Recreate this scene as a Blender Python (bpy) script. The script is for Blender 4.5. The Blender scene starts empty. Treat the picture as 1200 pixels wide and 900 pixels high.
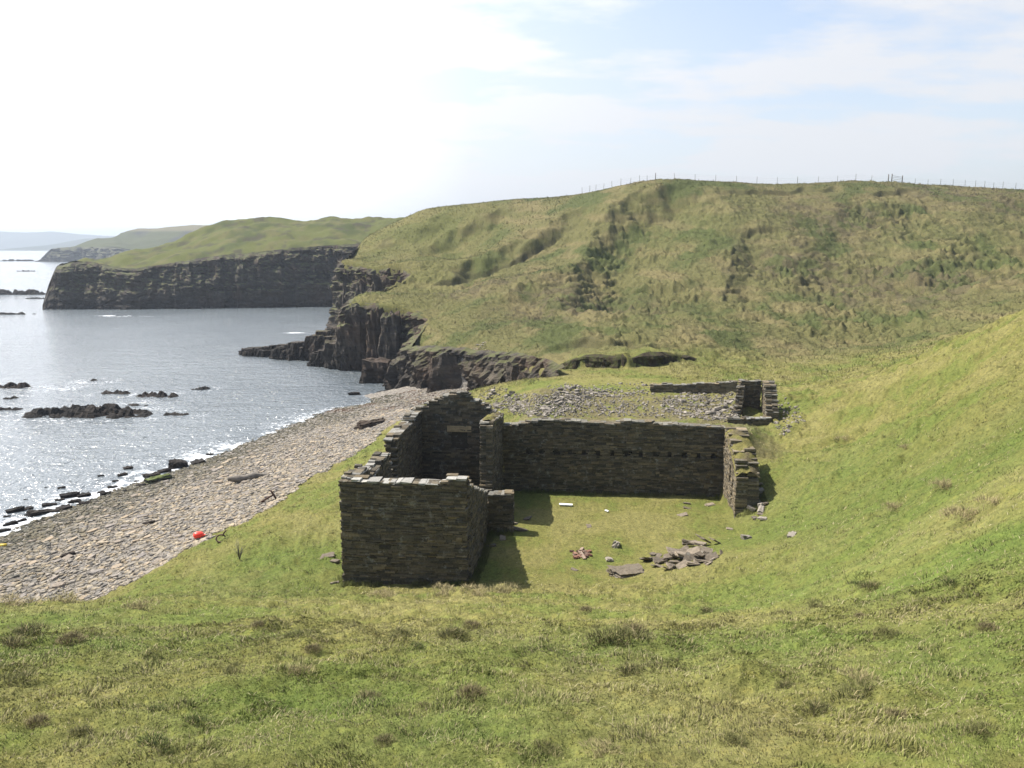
import bpy, math, random
import numpy as np
from mathutils import Vector, Euler, Matrix
rng = np.random.default_rng(7)
random.seed(7)
SC = bpy.context.scene
COL = SC.collection
PI = math.pi
# ------------------------------------------------------------------ camera model (photo pixels, 1200 x 900)
F = 930.0
PITCH = math.radians(9.94)
CZ = 14.0
cp, sp = math.cos(PITCH), math.sin(PITCH)
def ray(px, py):
    u = (px-600)/F; v = (py-450)/F
    return np.array([u, cp - v*sp, -sp - v*cp])
def P(px, py, Y):
    d = ray(px, py); return np.array([0, 0, CZ]) + d*(Y/d[1])
def PZ(px, py, z):
    d = ray(px, py); return np.array([0, 0, CZ]) + d*((z-CZ)/d[2])
SEA = -5.0
# ------------------------------------------------------------------ noise
def _hash(ix, iy, seed):
    n = (ix.astype(np.int64)*374761393 + iy.astype(np.int64)*668265263 + seed*974711) & 0xffffffff
    n = ((n ^ (n >> 13))*1274126177) & 0xffffffff
    n = ((n ^ (n >> 15))*2246822519) & 0xffffffff
    return (n ^ (n >> 16)) & 0xffffffff
def rnd2(ix, iy, seed=0):
    return _hash(np.asarray(ix), np.asarray(iy), seed)/4294967295.0
def noise(x, y, seed=0):
    x = np.asarray(x, float); y = np.asarray(y, float)
    ix = np.floor(x); iy = np.floor(y); fx = x-ix; fy = y-iy
    ix = ix.astype(np.int64); iy = iy.astype(np.int64)
    def g(i, j, dx, dy):
        a = _hash(i, j, seed)*(2*PI/4294967296.0)
        return np.cos(a)*dx + np.sin(a)*dy
    u = fx*fx*fx*(fx*(fx*6-15)+10); v = fy*fy*fy*(fy*(fy*6-15)+10)
    a = g(ix, iy, fx, fy); b = g(ix+1, iy, fx-1, fy); c = g(ix, iy+1, fx, fy-1); d = g(ix+1, iy+1, fx-1, fy-1)
    return ((a*(1-u)+b*u)*(1-v) + (c*(1-u)+d*u)*v)*1.5
def fbm(x, y, oct=4, seed=0, gain=.5, lac=2.03):
    s = 0; a = 1; f = 1
    for o in range(oct):
        s = s + a*noise(np.asarray(x)*f+o*17.3, np.asarray(y)*f-o*9.1, seed+o); a *= gain; f *= lac
    return s
def ss(a, b, x):
    t = np.clip((np.asarray(x, float)-a)/(b-a), 0, 1); return t*t*(3-2*t)
# ------------------------------------------------------------------ terrain: thin-plate surface through surveyed points
YAW = math.radians(5.6)
A = np.array([math.sin(YAW), math.cos(YAW)])      # into the picture, along the wing
B = np.array([math.cos(YAW), -math.sin(YAW)])     # to the right, along the long wall
FR = np.array([-1.83, 30.85])                     # front right corner of the wing
def W(t, s):                                      # building frame: t along the wing, s to the right
    return FR + A*t + B*s
def step_back(x, y):
    t = (x-FR[0])*A[0] + (y-FR[1])*A[1]; s = (x-FR[0])*B[0] + (y-FR[1])*B[1]
    wd = .45+9*ss(12.9, 17, s)
    return 2.0*ss(14.15, 14.15+wd, t)*ss(-.9, 1.2, s)*(1-ss(15, 38, s))*(1-ss(19, 42, t))
ctl = []
def c3(x, y, z): ctl.append((x, y, z))
def cpx(px, py, Y): ctl.append(tuple(P(px, py, Y)))
def cpz(px, py, z): ctl.append(tuple(PZ(px, py, z)))
for q in [(0,0,12.4),(-6,0,12.0),(6,0,13.0),(0,-8,15),(-15,-5,12.5),(15,-5,17),(-30,5,8),(-40,15,3),(30,0,20),(45,15,21),
          (60,20,22),(60,55,17),(80,90,14),(100,110,14),(0,240,21),(60,240,24),(130,210,24),(-18,200,19.5),(-5,290,20),(80,330,24),(170,120,20),(200,260,24),(60,190,25),(100,190,25.5),(20,205,22),
          (-40,60,-6.3),(-60,90,-8),(-60,150,-9),(-55,30,-5.8),(-90,60,-10),(-33,33,-2.6),(-44,30,-4.2)]: c3(*q)
for q in [(600,900,5.2),(0,900,5.7),(1200,900,4.7),(600,800,8.4),(0,800,9),(1200,800,7.4),(600,740,14),(0,740,15),(300,740,14.5),(900,740,13.5),(600,700,24.5),(0,709,22.5),
          (110,708,24),(200,703,25.5),(300,700,27),(480,696,29.3),
          (1200,700,11.5),(1200,620,15.5),(1200,560,20),(1200,455,31),(1200,382,46),(1000,700,16),(1000,600,30),(1000,520,44),(1000,455,62),(950,472,60),
          (1100,455,45),(1100,414,56),(1100,520,32),(1100,600,22),(1000,441,69),(1100,650,17.5),(900,600,37.5),(900,700,23.5),(905,545,42),(800,700,26),(800,650,33.2),
          (500,345,135),(600,330,128),(600,282,155),(600,380,106),(700,395,92),(700,300,140),(800,300,130),(800,395,90),(900,300,130),(900,400,92),(1000,400,93),
          (1000,300,135),(1100,300,130),(1150,350,106),(1200,300,130),(1300,300,120),(465,260,190),(500,245,188),(600,234,188),(700,227,183),(765,214,168),(810,213,166),(1000,213,170),(1100,218,168),(1200,223,168),(1350,235,165),
          (400,306,160),(440,312,155),(470,308,151),(480,322,144),(470,345,132),(408,358,124),(425,357,123),(470,358,121),(505,370,117),(520,400,104),(560,408,97),(600,409,93),(660,402,90),(760,400,88),
          (430,300,168),(540,300,160),(560,370,112)]: cpx(*q)
for q in [(620,620,0),(840,612,0),(700,640,0),(760,660,0),(640,680,0),(720,600,0),(390,688,0),(395,640,-.1),(470,600,0),(340,640,-.4),(300,640,-.5),(250,668,-.9),(200,692,-1.0),(340,600,-.9),(420,545,-.9),(470,500,-.8),(500,480,-.5),
          (115,702,-3.4),(150,685,-2.6),(200,657,-1.9),(300,606,-1.6),(400,541,-1.4),(440,513,-1.3),(470,491,-1.2),(510,468,-.8),
          (0,660,-4.0),(100,640,-3.5),(200,600,-3.3),(300,550,-3.2),(0,618,-5),(100,577,-5),(200,545,-5),(300,505,-5),(380,475,-5),(425,462,-5),(470,464,-3.6),(540,455,-2.6)]: cpz(*q)
for px, py, z in [(600,470,2.0),(700,485,2.0),(800,485,2.0),(850,480,2.0),(700,455,2.2),(800,455,2.2),(600,450,1.2),(700,437,2.0),(800,435,2.2),(650,440,1.4),(930,500,2.2),(900,470,2.3),(580,468,.3)]:
    q = PZ(px, py, z); ctl.append((q[0], q[1], z - float(step_back(q[0], q[1]))))
ctl = np.array(ctl)
def tps(r2): return np.where(r2 > 0, r2*np.log(np.maximum(r2, 1e-12))*.5, 0)
def _fit(c, lam):
    n = len(c); S = 50.0
    xy = c[:, :2]/S
    K = tps(((xy[:, None]-xy[None])**2).sum(-1)) + lam*np.eye(n)
    Pm = np.hstack([np.ones((n, 1)), xy])
    M = np.block([[K, Pm], [Pm.T, np.zeros((3, 3))]])
    return np.linalg.solve(M, np.concatenate([c[:, 2], np.zeros(3)])), xy, S
_w, _xy, _S = _fit(ctl, 2e-4)
def base_h(x, y):
    x = np.asarray(x, float).ravel()/_S; y = np.asarray(y, float).ravel()/_S
    out = np.empty(len(x))
    for i in range(0, len(x), 20000):
        a = x[i:i+20000]; b = y[i:i+20000]
        k = tps((a[:, None]-_xy[None, :, 0])**2 + (b[:, None]-_xy[None, :, 1])**2)
        out[i:i+20000] = k@_w[:-3] + _w[-3] + _w[-2]*a + _w[-1]*b
    return out
# upper edge of the beach as X over Y
_be = np.array([PZ(115,702,-3.4), PZ(200,657,-1.9), PZ(300,606,-1.6), PZ(400,541,-1.4), PZ(440,513,-1.3), PZ(470,491,-1.2), PZ(512,468,-.8)])
_bY = np.concatenate([[26, 30, 34], _be[:, 1], [86, 110]]); _bX = np.concatenate([[-52, -40, -30], _be[:, 0], [-1.5, 8]])
_o = np.argsort(_bY); _bY = _bY[_o]; _bX = _bX[_o]
def beach_d(x, y):       # > 0 on the shingle, metres from the turf edge
    e = np.interp(y, _bY, _bX) + 1.1*noise(y*.16, y*0+3.3, 5) + .5*noise(y*.7, y*0, 6)
    d = e - x
    return np.where(y > 90, d-(y-90)*.9, d)
# coastline under the cliffs of the hill
CP = [(656,430,76),(640,422,82),(600,413,90),(560,411,95),(530,407,98),(500,405,101),(478,406,104),(488,392,110),(503,372,116),(470,358,120.5),(430,355,123),(408,356,124.5),(420,352,132),(455,345,137),(478,332,142),(482,322,145),(470,311,150),(440,315,153),(420,311,157),(400,306,161)]
COAST = np.array([P(*q)[:2] for q in CP] + [[-34,180],[-31,210],[-33,260],[-40,420]])
def seg_dist(x, y, pl):
    best = np.full(x.shape, 1e9); side = np.zeros(x.shape); par = np.zeros(x.shape); acc = 0
    for a, b in zip(pl[:-1], pl[1:]):
        d = b-a; L = math.hypot(*d); d = d/L
        t = np.clip((x-a[0])*d[0]+(y-a[1])*d[1], 0, L)
        ex = x-a[0]-d[0]*t; ey = y-a[1]-d[1]*t
        q = np.hypot(ex, ey); m = q < best
        best = np.where(m, q, best); side = np.where(m, d[0]*ey-d[1]*ex, side); par = np.where(m, acc+t, par); acc += L
    return best, side, par
LANDPOLY = np.vstack([COAST, [[400,420],[400,-100],[30,-100],[30,76]]])
def in_poly(x, y, poly):
    c = np.zeros(x.shape, bool); n = len(poly)
    for i in range(n):
        x1, y1 = poly[i]; x2, y2 = poly[(i+1) % n]
        if y1 == y2: continue
        m = ((y1 > y) != (y2 > y)) & (x < (x2-x1)*(y-y1)/(y2-y1)+x1); c ^= m
    return c
def smooth_h(x, y):
    h = base_h(x, y)
    x = np.asarray(x, float).ravel(); y = np.asarray(y, float).ravel()
    return h + step_back(x, y)
def raycast(px, py, fn, y0=4, y1=260, n=1500):
    d = ray(px, py); Y = np.geomspace(y0, y1, n); k = Y/d[1]
    x = d[0]*k; z = CZ+d[2]*k
    h = fn(x, Y); i = np.argmax(h > z)
    if not (h > z).any(): i = int(np.argmax((h-z)/Y))
    elif i > 0:
        a = z[i-1]-h[i-1]; b = h[i]-z[i]; f = a/(a+b+1e-9); yy = Y[i-1]+(Y[i]-Y[i-1])*f
        return np.array([d[0]*yy/d[1], yy, CZ+d[2]*yy/d[1]])
    return np.array([x[i], Y[i], h[i]])
# erosion scarps on the hill, given where they run
SCARP_PX = [([(503,337),(530,322),(560,311),(590,301),(612,288),(632,280),(660,264)], 1.2, 1),
            ([(430,290),(452,284),(476,284)], .8, 1), ([(560,255),(590,246)], .8, 1),
            ([(850,264),(880,266),(920,267)], 1.1, 1), ([(862,272),(856,300),(850,325),(846,345)], .9, 1),
            ([(1010,228),(1050,224),(1090,226)], 1.3, 1), ([(830,222),(880,224),(930,222),(990,220)], .9, 1),
            ([(735,238),(700,264)], .5, 1), ([(940,258),(955,247)], .8, 1),
            ([(660,396),(700,403),(760,405),(806,402)], 1.3, 1), ([(1080,305),(1130,300),(1160,292)], .6, 1), ([(1000,318),(1050,322),(1110,340)], .6, 1),
            ([(830,372),(850,362)], .5, 1), ([(1130,358),(1165,352)], .5, 1), ([(1070,384),(1110,372)], .5, 1)]
SCARPS = []
for pts, dep, sd in SCARP_PX:
    SCARPS.append((np.array([raycast(px, py, smooth_h, 70, 230)[:2] for px, py in pts]), dep*.8))
FOLDS = []
for pts, dep, wd, dec in [([(812,214),(770,222),(730,238),(700,262),(684,292),(664,335),(640,372)], 5.2, 8, 20), ([(480,262),(450,285),(436,300)], 1.2, 4, 10), ([(690,240),(640,268),(590,292),(540,312),(500,332)], 2.5, 3.5, 14), ([(610,238),(560,258),(510,280),(470,302)], 2.0, 3.5, 12), ([(540,246),(490,268),(450,292)], 1.8, 4, 10), ([(700,300),(640,330),(580,355),(540,372)], 2.0, 5, 12), ([(1000,222),(960,260),(930,300),(915,345)], 1.1, 6, 14), ([(872,258),(862,300),(846,352)], 1.5, 3, 12), ([(1180,230),(1120,262),(1080,300),(1060,340)], .9, 7, 14), ([(1090,224),(1050,240),(1020,262)], 1.5, 5, 12)]:
    FOLDS.append((np.array([raycast(px, py, smooth_h, 70, 230)[:2] for px, py in pts]), dep, wd, dec))
BANK = np.array([raycast(px, py, smooth_h, 60, 120)[:2] for px, py in [(648,433),(662,431),(700,430),(735,431),(772,428),(815,421)]])
BROWN = [(raycast(px, py, smooth_h, 70, 230)[:2], r) for px, py, r in [(1050,335,9),(1020,320,7),(1100,330,7),(930,300,7),(980,255,8),(960,250,6),(1130,225,10),(1170,232,10),(690,345,8),(660,360,7),(560,340,6)]]
GREENS = [(raycast(px, py, smooth_h, 4, 230)[:2], r) for px, py, r in [(1060,580,5),(980,560,5),(1000,590,4),(1130,560,4),(1050,610,4),(320,670,4.5),(380,655,3),(270,700,4),(960,330,9),(1080,380,8),(790,370,9),(1090,270,12),(820,255,12),(950,690,4),(1150,650,3.5),(1150,760,2.5),(100,760,3),(40,730,4),(850,760,3),(560,860,1.6),(400,830,2.),(700,760,2.5)]]
def land_h(x, y, detail=True):
    x = np.asarray(x, float).ravel(); y = np.asarray(y, float).ravel()
    r = np.hypot(x, y)
    h = smooth_h(x, y)
    bd = beach_d(x, y)
    beach = (bd > 0) & (y < 104) & ~((y > 78) & in_poly(x, y, LANDPOLY))
    hill = ss(70, 92, y)*(1-ss(330, 360, y))
    bro = np.zeros_like(h)
    sel = hill > 0
    if sel.any():
        xs = x[sel]; ys = y[sel]; dh = np.zeros(len(xs)); br = np.zeros(len(xs))
        wx = xs + 1.3*noise(xs*.35, ys*.35, 40); wy = ys + 2.2*noise(xs*.3, ys*.3, 41)
        for pl, dep in SCARPS:
            lo = pl.min(0)-14; hi = pl.max(0)+14
            m = (wx > lo[0]) & (wx < hi[0]) & (wy > lo[1]) & (wy < hi[1])
            if not m.any(): continue
            d, s, par = seg_dist(wx[m], wy[m], pl)
            L = np.hypot(*np.diff(pl, axis=0).T).sum()
            cl = -s                                            # lines run left to right: camera side is on their right
            cl = np.where(pl[-1][0] < pl[0][0], -s if pl[-1][1] > pl[0][1] else s, cl)
            end = ss(0, 4, par)*(1-ss(L-4, L, par))
            end = end*(.7+.45*np.clip(.5+noise(par*.22, par*0+dep, 9), 0, 1))
            dd = cl
            f = np.where(dd > 0, np.exp(-dd/7.0)*ss(0, .9, dd), 0)
            lip = np.where(dd <= 0, .35*np.exp(dd/2.0), .35*np.exp(-dd/.5))
            dh[m] += end*dep*(-f + .5*lip)
            br[m] = np.maximum(br[m], end*np.where((dd > -.1) & (dd < 1.1), 1, 0)*min(1, dep))
        for pl, dep, wd_, dec in FOLDS:
            d, s, par = seg_dist(wx, wy, pl); L = np.hypot(*np.diff(pl, axis=0).T).sum()
            end = ss(0, 10, par)*(1-ss(L-10, L, par))
            dh += -dep*end*np.where(s > 0, ss(0, wd_, s)*np.exp(-s/dec), 0) + dep*.25*end*np.exp(-d/wd_)
        h[sel] += dh*hill[sel]; bro[sel] = br
    nb_ = (y > 68) & (y < 130) & (x > -5) & (x < 40)
    if detail and nb_.any():
        d, s, par = seg_dist(x[nb_]+.5*noise(x[nb_]*.6, y[nb_]*.6, 45), y[nb_]+.7*noise(x[nb_]*.4, y[nb_]*.3, 46), BANK); L = np.hypot(*np.diff(BANK, axis=0).T).sum()
        e = ss(0, 2.5, par)*(1-ss(L-4, L, par))
        h[nb_] += e*1.55*(.75+.5*noise(par*.35, par*0+2, 48))*np.where(s > 0, ss(0, .7, s)*np.exp(-s/13), 0)
    turf = ~beach
    near = 1-ss(60, 80, y)
    yard = ss(-.5, .8, (x-FR[0])*B[0]+(y-FR[1])*B[1]+6)*(1-ss(14.5, 16.5, (x-FR[0])*B[0]+(y-FR[1])*B[1]))*ss(-1.2, .8, (x-FR[0])*A[0]+(y-FR[1])*A[1])
    rough = 1-.75*yard*near
    tt = (x-FR[0])*A[0]+(y-FR[1])*A[1]; sv = (x-FR[0])*B[0]+(y-FR[1])*B[1]
    fl = ss(-5.6, -5.0, sv)*(1-ss(12.2, 12.6, sv))*ss(4, 9, tt)*(1-ss(14.1, 14.3, tt)); h = h*(1-fl)
    hk = np.zeros_like(h)
    if detail:
        hum = fbm(x*.45, y*.45, 2, 11)*.11 + fbm(x*1.6, y*1.6, 4, 12, .62)*.075
        tus = np.clip(fbm(x*.9, y*.9, 2, 14)-.28, 0, 1)*.22
        crest = ss(20, 26, y)*(1-ss(30, 31.5, y))*np.clip(fbm(x*1.6, y*1.1, 3, 77)+.15, 0, 1)*.14
        hk += (hum + tus*ss(6, 9, r) + crest)*rough*near
        hk += near*ss(8, 20, x)*ss(20, 40, r)*((fbm(x*.5, y*.9, 4, 15)*.30 + .30*np.clip(fbm(x*1.1, y*1.1, 3, 16)-.12, 0, 1)))
        hb = fbm(x*.16, y*.1, 4, 20)*.75 + fbm(x*.22, h*2.0+y*.2, 4, 21)*.48 + np.abs(fbm(x*.28, h*3.2+y*.3, 3, 24))*.35 + np.clip(fbm(x*.75, y*.42, 2, 26), 0, 1)*.55
        pt = h/1.0 + 1.5*fbm(x*.07, y*.07, 3, 27) + .25*noise(x*.4, y*.4, 28); fr_ = pt-np.floor(pt)
        hb = hb + 1.1*np.where(fr_ < .72, -.30*fr_/.72, -.30+.30*ss(.72, 1, fr_))*(.35+1.1*ss(-.2, .4, fbm(x*.09, y*.06, 2, 29)))
        hb = hb + .42*np.clip(fbm(x*1.3, y*.8, 3, 37), -.1, .8)
        rgh = .55+.8*ss(-.25, .35, fbm(x*.045, y*.045, 3, 22)) 
        right = ss(5, 25, x-(y-100)*.05)
        hk += .8*(1-.75*ss(148, 163, y))*hill*hb*rgh*(.55+.6*right)*(1-.5*ss(140, 170, y)*(1-right))
    h = np.where(turf, h+hk, h)
    bank = np.where(y < 96, 1, 0)
    h = h - np.where(beach, .28*ss(0, .35, bd), 0)*bank + np.where(beach & bool(detail), fbm(x*.8, y*.8, 3, 30)*.07, 0)
    land = in_poly(x, y, LANDPOLY) | (y < 76) | ((y < 104) & (x < 0) & ~in_poly(x, y, LANDPOLY) & (y < 90))
    # below the cliffs
    zc = (y > 70) & ~in_poly(x, y, LANDPOLY)
    if zc.any():
        d, s, par = seg_dist(x[zc], y[zc], COAST)
        low = np.minimum(h[zc], np.where(y[zc] < 100, np.minimum(h[zc], -2.2-.28*d*ss(84, 100, y[zc])-.9*ss(76, 92, y[zc])), -9))
        k = ss(0, .9, d)*ss(76, 80, y[zc])
        h[zc] = h[zc]*(1-k) + low*k
    return (np.maximum(h, -11), beach, bro, hill) if detail is True else np.maximum(h, -11)
def ground(x, y):
    return float(land_h(np.array([x]), np.array([y]))[0][0])
def gz(x, y): return land_h(x, y)[0]
def at(px, py, y0=4, y1=130):
    return raycast(px, py, gz, y0, y1, 900)
# ------------------------------------------------------------------ colour of the turf
def mixc(a, b, t): return a*(1-t[:, None]) + np.asarray(b)*t[:, None]
def turf_col(x, y, h, bro, hill):
    n1 = fbm(x*.22, y*.22, 4, 50); n2 = fbm(x*.9, y*.9, 3, 51); n3 = fbm(x*.06, y*.06, 3, 52); n4 = fbm(x*3, y*3, 2, 53)
    c = np.tile(np.array([.150, .150, .041]), (len(x), 1))
    c = mixc(c, (.195, .178, .066), ss(-.05, .6, n1+.45*n2)*.55)
    c = mixc(c, (.108, .138, .028), ss(.0, .6, -n1-.4*n2+.25*n4)*.8)
    g = np.zeros(len(x))
    for q, r in GREENS: g = np.maximum(g, np.exp(-((x-q[0])**2+(y-q[1])**2)/(r*r)))
    g = g*(.6+.4*ss(-.4, .3, n2))
    c = mixc(c, (.085, .128, .024), np.clip(g, 0, 1)*.8)
    hc = np.tile(np.array([.106, .104, .041]), (len(x), 1))
    hc = mixc(hc, (.140, .122, .056), ss(-.2, .5, fbm(x*.12, h*.5, 4, 60)))
    hc = mixc(hc, (.068, .082, .028), ss(.0, .5, fbm(x*.1, y*.1, 4, 61)))
    left = ss(-2, -25, x-(y-100)*.12)
    hc = mixc(hc, (.118, .120, .038), left*.55)
    hc = mixc(hc, (.08, .105, .03), np.clip(g, 0, 1)*.3)
    b = np.zeros(len(x))
    for q, r in BROWN: b = np.maximum(b, np.exp(-(((x-q[0])/1.3)**2+(y-q[1])**2)/(r*r)))
    hc = mixc(hc, (.092, .078, .046), np.clip(b*(.2+1.1*ss(-.1, .4, fbm(x*.4, y*.4, 3, 62))), 0, .8))
    hc = mixc(hc, (.058, .052, .03), np.clip(bro, 0, 1)*.6)
    hm = ss(72, 90, y)
    c = c*(1-hm[:, None]) + hc*hm[:, None]
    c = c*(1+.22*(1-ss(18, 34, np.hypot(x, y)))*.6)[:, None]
    c = mixc(c, (.125, .108, .062), .75*ss(-1.5, 1, (x-FR[0])*B[0]+(y-FR[1])*B[1])*(1-ss(14, 18, (x-FR[0])*B[0]+(y-FR[1])*B[1]))*ss(14.5, 16, (x-FR[0])*A[0]+(y-FR[1])*A[1])*(1-ss(30, 35, (x-FR[0])*A[0]+(y-FR[1])*A[1]))*ss(-.35, .3, n2+.3))
    lum = c.mean(1, keepdims=True); c = c*.88+lum*.12
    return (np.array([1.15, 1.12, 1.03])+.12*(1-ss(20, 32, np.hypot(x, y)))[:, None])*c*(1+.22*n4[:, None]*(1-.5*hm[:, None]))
# ------------------------------------------------------------------ mesh + node helpers
def mesh_np(name, V, Fs, mat=None, col=None, parent=None, smooth=False, midx=None, attrs=None):
    """V (n,3); Fs a list of (m,k) face arrays"""
    if isinstance(Fs, np.ndarray): Fs = [Fs]
    Fs = [np.asarray(f) for f in Fs if len(f)]
    me = bpy.data.meshes.new(name)
    V = np.asarray(V, np.float32); me.vertices.add(len(V)); me.vertices.foreach_set('co', V.ravel())
    tot = np.concatenate([np.full(len(f), f.shape[1], np.int32) for f in Fs]); idx = np.concatenate([f.ravel() for f in Fs]).astype(np.int32)
    me.loops.add(len(idx)); me.loops.foreach_set('vertex_index', idx)
    me.polygons.add(len(tot)); st = np.concatenate([[0], np.cumsum(tot)[:-1]]).astype(np.int32)
    me.polygons.foreach_set('loop_start', st); me.polygons.foreach_set('loop_total', tot)
    me.polygons.foreach_set('use_smooth', np.full(len(tot), bool(smooth)))
    mats = mat if isinstance(mat, (list, tuple)) else [mat]
    for m in mats:
        if m: me.materials.append(m)
    if midx is not None: me.polygons.foreach_set('material_index', np.asarray(midx, np.int32))
    if col is not None:
        a = me.color_attributes.new('Col', 'FLOAT_COLOR', 'POINT')
        a.data.foreach_set('color', np.hstack([np.clip(col, 0, 1), np.ones((len(V), 1))]).astype(np.float32).ravel())
    for k, v in (attrs or {}).items():
        a = me.attributes.new(k, 'FLOAT', 'POINT'); a.data.foreach_set('value', np.asarray(v, np.float32))
    me.update(calc_edges=True); me.validate()
    o = bpy.data.objects.new(name, me); COL.objects.link(o)
    if parent: o.parent = parent
    return o
def tag(o, label=None, cat=None, group=None, kind=None):
    if label: o['label'] = label
    if cat: o['category'] = cat
    if group: o['group'] = group
    if kind: o['kind'] = kind
    return o
def empty(name, loc, label=None, cat=None, group=None):
    o = bpy.data.objects.new(name, None); COL.objects.link(o); o.location = loc; o.empty_display_size = .2
    return tag(o, label, cat, group)
class NT:
    def __init__(s, tree): s.t = tree; s.n = tree.nodes; s.l = tree.links
    def new(s, typ, **kw):
        n = s.n.new(typ)
        for k, v in kw.items():
            if k.startswith('i_'):
                key = k[2:]; key = int(key) if key.isdigit() else key.replace('_', ' ')
                sock = n.inputs[key]
                if hasattr(v, 'is_output') or isinstance(v, bpy.types.NodeSocket): s.l.new(v, sock)
                else: sock.default_value = v
            else: setattr(n, k, v)
        return n
    def noise(s, vec, scale, detail=4, rough=.6, out=0):
        n = s.new('ShaderNodeTexNoise'); n.inputs['Scale'].default_value = scale; n.inputs['Detail'].default_value = detail; n.inputs['Roughness'].default_value = rough
        if vec is not None: s.l.new(vec, n.inputs['Vector'])
        return n.outputs[out]
    def ramp(s, fac, stops):
        n = s.new('ShaderNodeValToRGB'); e = n.color_ramp.elements
        while len(e) > 1: e.remove(e[0])
        e[0].position = stops[0][0]; e[0].color = (*stops[0][1], 1)
        for p, c in stops[1:]:
            q = e.new(p); q.color = (*c, 1)
        s.l.new(fac, n.inputs[0]); return n.outputs[0]
    def mixrgb(s, a, b, fac, mode='MIX'):
        n = s.new('ShaderNodeMix', data_type='RGBA', blend_type=mode)
        for sock, v in ((n.inputs[6], a), (n.inputs[7], b), (n.inputs[0], fac)):
            if isinstance(v, bpy.types.NodeSocket): s.l.new(v, sock)
            elif isinstance(v, tuple): sock.default_value = (*v, 1) if len(v) == 3 else v
            else: sock.default_value = v
        return n.outputs[2]
    def math(s, op, a, b=0.0, c=None):
        n = s.new('ShaderNodeMath', operation=op)
        for i, v in enumerate((a, b) if c is None else (a, b, c)):
            if isinstance(v, bpy.types.NodeSocket): s.l.new(v, n.inputs[i])
            else: n.inputs[i].default_value = v
        return n.outputs[0]
    def maprange(s, v, a, b, c=0., d=1.):
        n = s.new('ShaderNodeMapRange'); s.l.new(v, n.inputs[0])
        for i, q in enumerate((a, b, c, d)): n.inputs[i+1].default_value = q
        return n.outputs[0]
    def bump(s, h, strength, dist, normal=None):
        n = s.new('ShaderNodeBump'); n.inputs['Strength'].default_value = strength; n.inputs['Distance'].default_value = dist
        s.l.new(h, n.inputs['Height'])
        if normal: s.l.new(normal, n.inputs['Normal'])
        return n.outputs[0]
def material(name, rough=.9, spec=.2):
    m = bpy.data.materials.new(name); m.use_nodes = True
    nt = NT(m.node_tree); b = m.node_tree.nodes['Principled BSDF']
    b.inputs['Roughness'].default_value = rough; b.inputs['Specular IOR Level'].default_value = spec
    return m, nt, b
def vcol(nt): return nt.new('ShaderNodeVertexColor', layer_name='Col').outputs[0]
def objco(nt): return nt.new('ShaderNodeTexCoord').outputs['Object']
def worldpos(nt): return nt.new('ShaderNodeNewGeometry').outputs['Position']
# turf
M_TURF, nt, b = material('turf', .95, .08)
p = worldpos(nt)
c = nt.mixrgb(vcol(nt), nt.ramp(nt.noise(p, 7, 5, .7), [(.25, (.45, .5, .4)), (.5, (1, 1, 1)), (.78, (1.5, 1.35, 1.15))]), 1.0, 'MULTIPLY')
nt.l.new(c, b.inputs['Base Color'])
nt.l.new(nt.bump(nt.noise(p, 9, 6, .75), 1.0, .12), b.inputs['Normal'])
M_BLADE, nt, b = material('grass_blades', .75, .12)
nt.l.new(vcol(nt), b.inputs['Base Color'])
geo = nt.new('ShaderNodeNewGeometry'); vm = nt.new('ShaderNodeVectorMath', operation='SCALE'); nt.l.new(geo.outputs['Normal'], vm.inputs[0]); vm.inputs['Scale'].default_value = .55
va = nt.new('ShaderNodeVectorMath', operation='ADD'); nt.l.new(vm.outputs[0], va.inputs[0]); va.inputs[1].default_value = (0, .1, 1)
vn = nt.new('ShaderNodeVectorMath', operation='NORMALIZE'); nt.l.new(va.outputs[0], vn.inputs[0]); nt.l.new(vn.outputs[0], b.inputs['Normal'])
tr = nt.new('ShaderNodeBsdfTranslucent'); nt.l.new(vcol(nt), tr.inputs[0])
mx = nt.new('ShaderNodeMixShader'); mx.inputs[0].default_value = .22
nt.l.new(b.outputs[0], mx.inputs[1]); nt.l.new(tr.outputs[0], mx.inputs[2]); nt.l.new(mx.outputs[0], nt.n['Material Output'].inputs[0])
# shingle bed
M_SHINGLE, nt, b = material('shingle_bed', .9, .2)
p = worldpos(nt)
v = nt.new('ShaderNodeTexVoronoi'); v.inputs['Scale'].default_value = 5.5; nt.l.new(p, v.inputs['Vector'])
c = nt.mixrgb(nt.ramp(v.outputs['Color'], [(.1, (.12, .105, .09)), (.5, (.2, .18, .15)), (.9, (.28, .25, .21))]), nt.ramp(nt.noise(p, 20, 4), [(.3, (.6, .6, .6)), (.7, (1.2, 1.2, 1.2))]), 1.0, 'MULTIPLY')
nt.l.new(c, b.inputs['Base Color'])
nt.l.new(nt.bump(nt.math('SUBTRACT', 1.0, v.outputs['Distance']), .8, .1), b.inputs['Normal'])
# loose stone / masonry: per-stone colour in the vertices + grain
def stone_mat(name, lich=.35, tint=(1, 1, 1), gscale=14):
    m, nt, b = material(name, .92, .2)
    p = worldpos(nt)
    c = nt.mixrgb(vcol(nt), nt.ramp(nt.noise(p, gscale, 6, .7), [(.25, (.55*tint[0], .55*tint[1], .55*tint[2])), (.5, tint), (.75, (1.45*tint[0], 1.42*tint[1], 1.38*tint[2]))]), 1.0, 'MULTIPLY')
    l = nt.maprange(nt.noise(p, 3.1, 6, .75), .56, .68)
    c = nt.mixrgb(c, (.30, .29, .25), nt.math('MULTIPLY', l, lich))
    nt.l.new(c, b.inputs['Base Color'])
    nt.l.new(nt.bump(nt.noise(p, gscale*1.5, 6, .75), .7, .04), b.inputs['Normal'])
    return m
M_WALL = stone_mat('masonry', .6)
M_PEB = stone_mat('beach_stone', .12, gscale=9)
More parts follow.
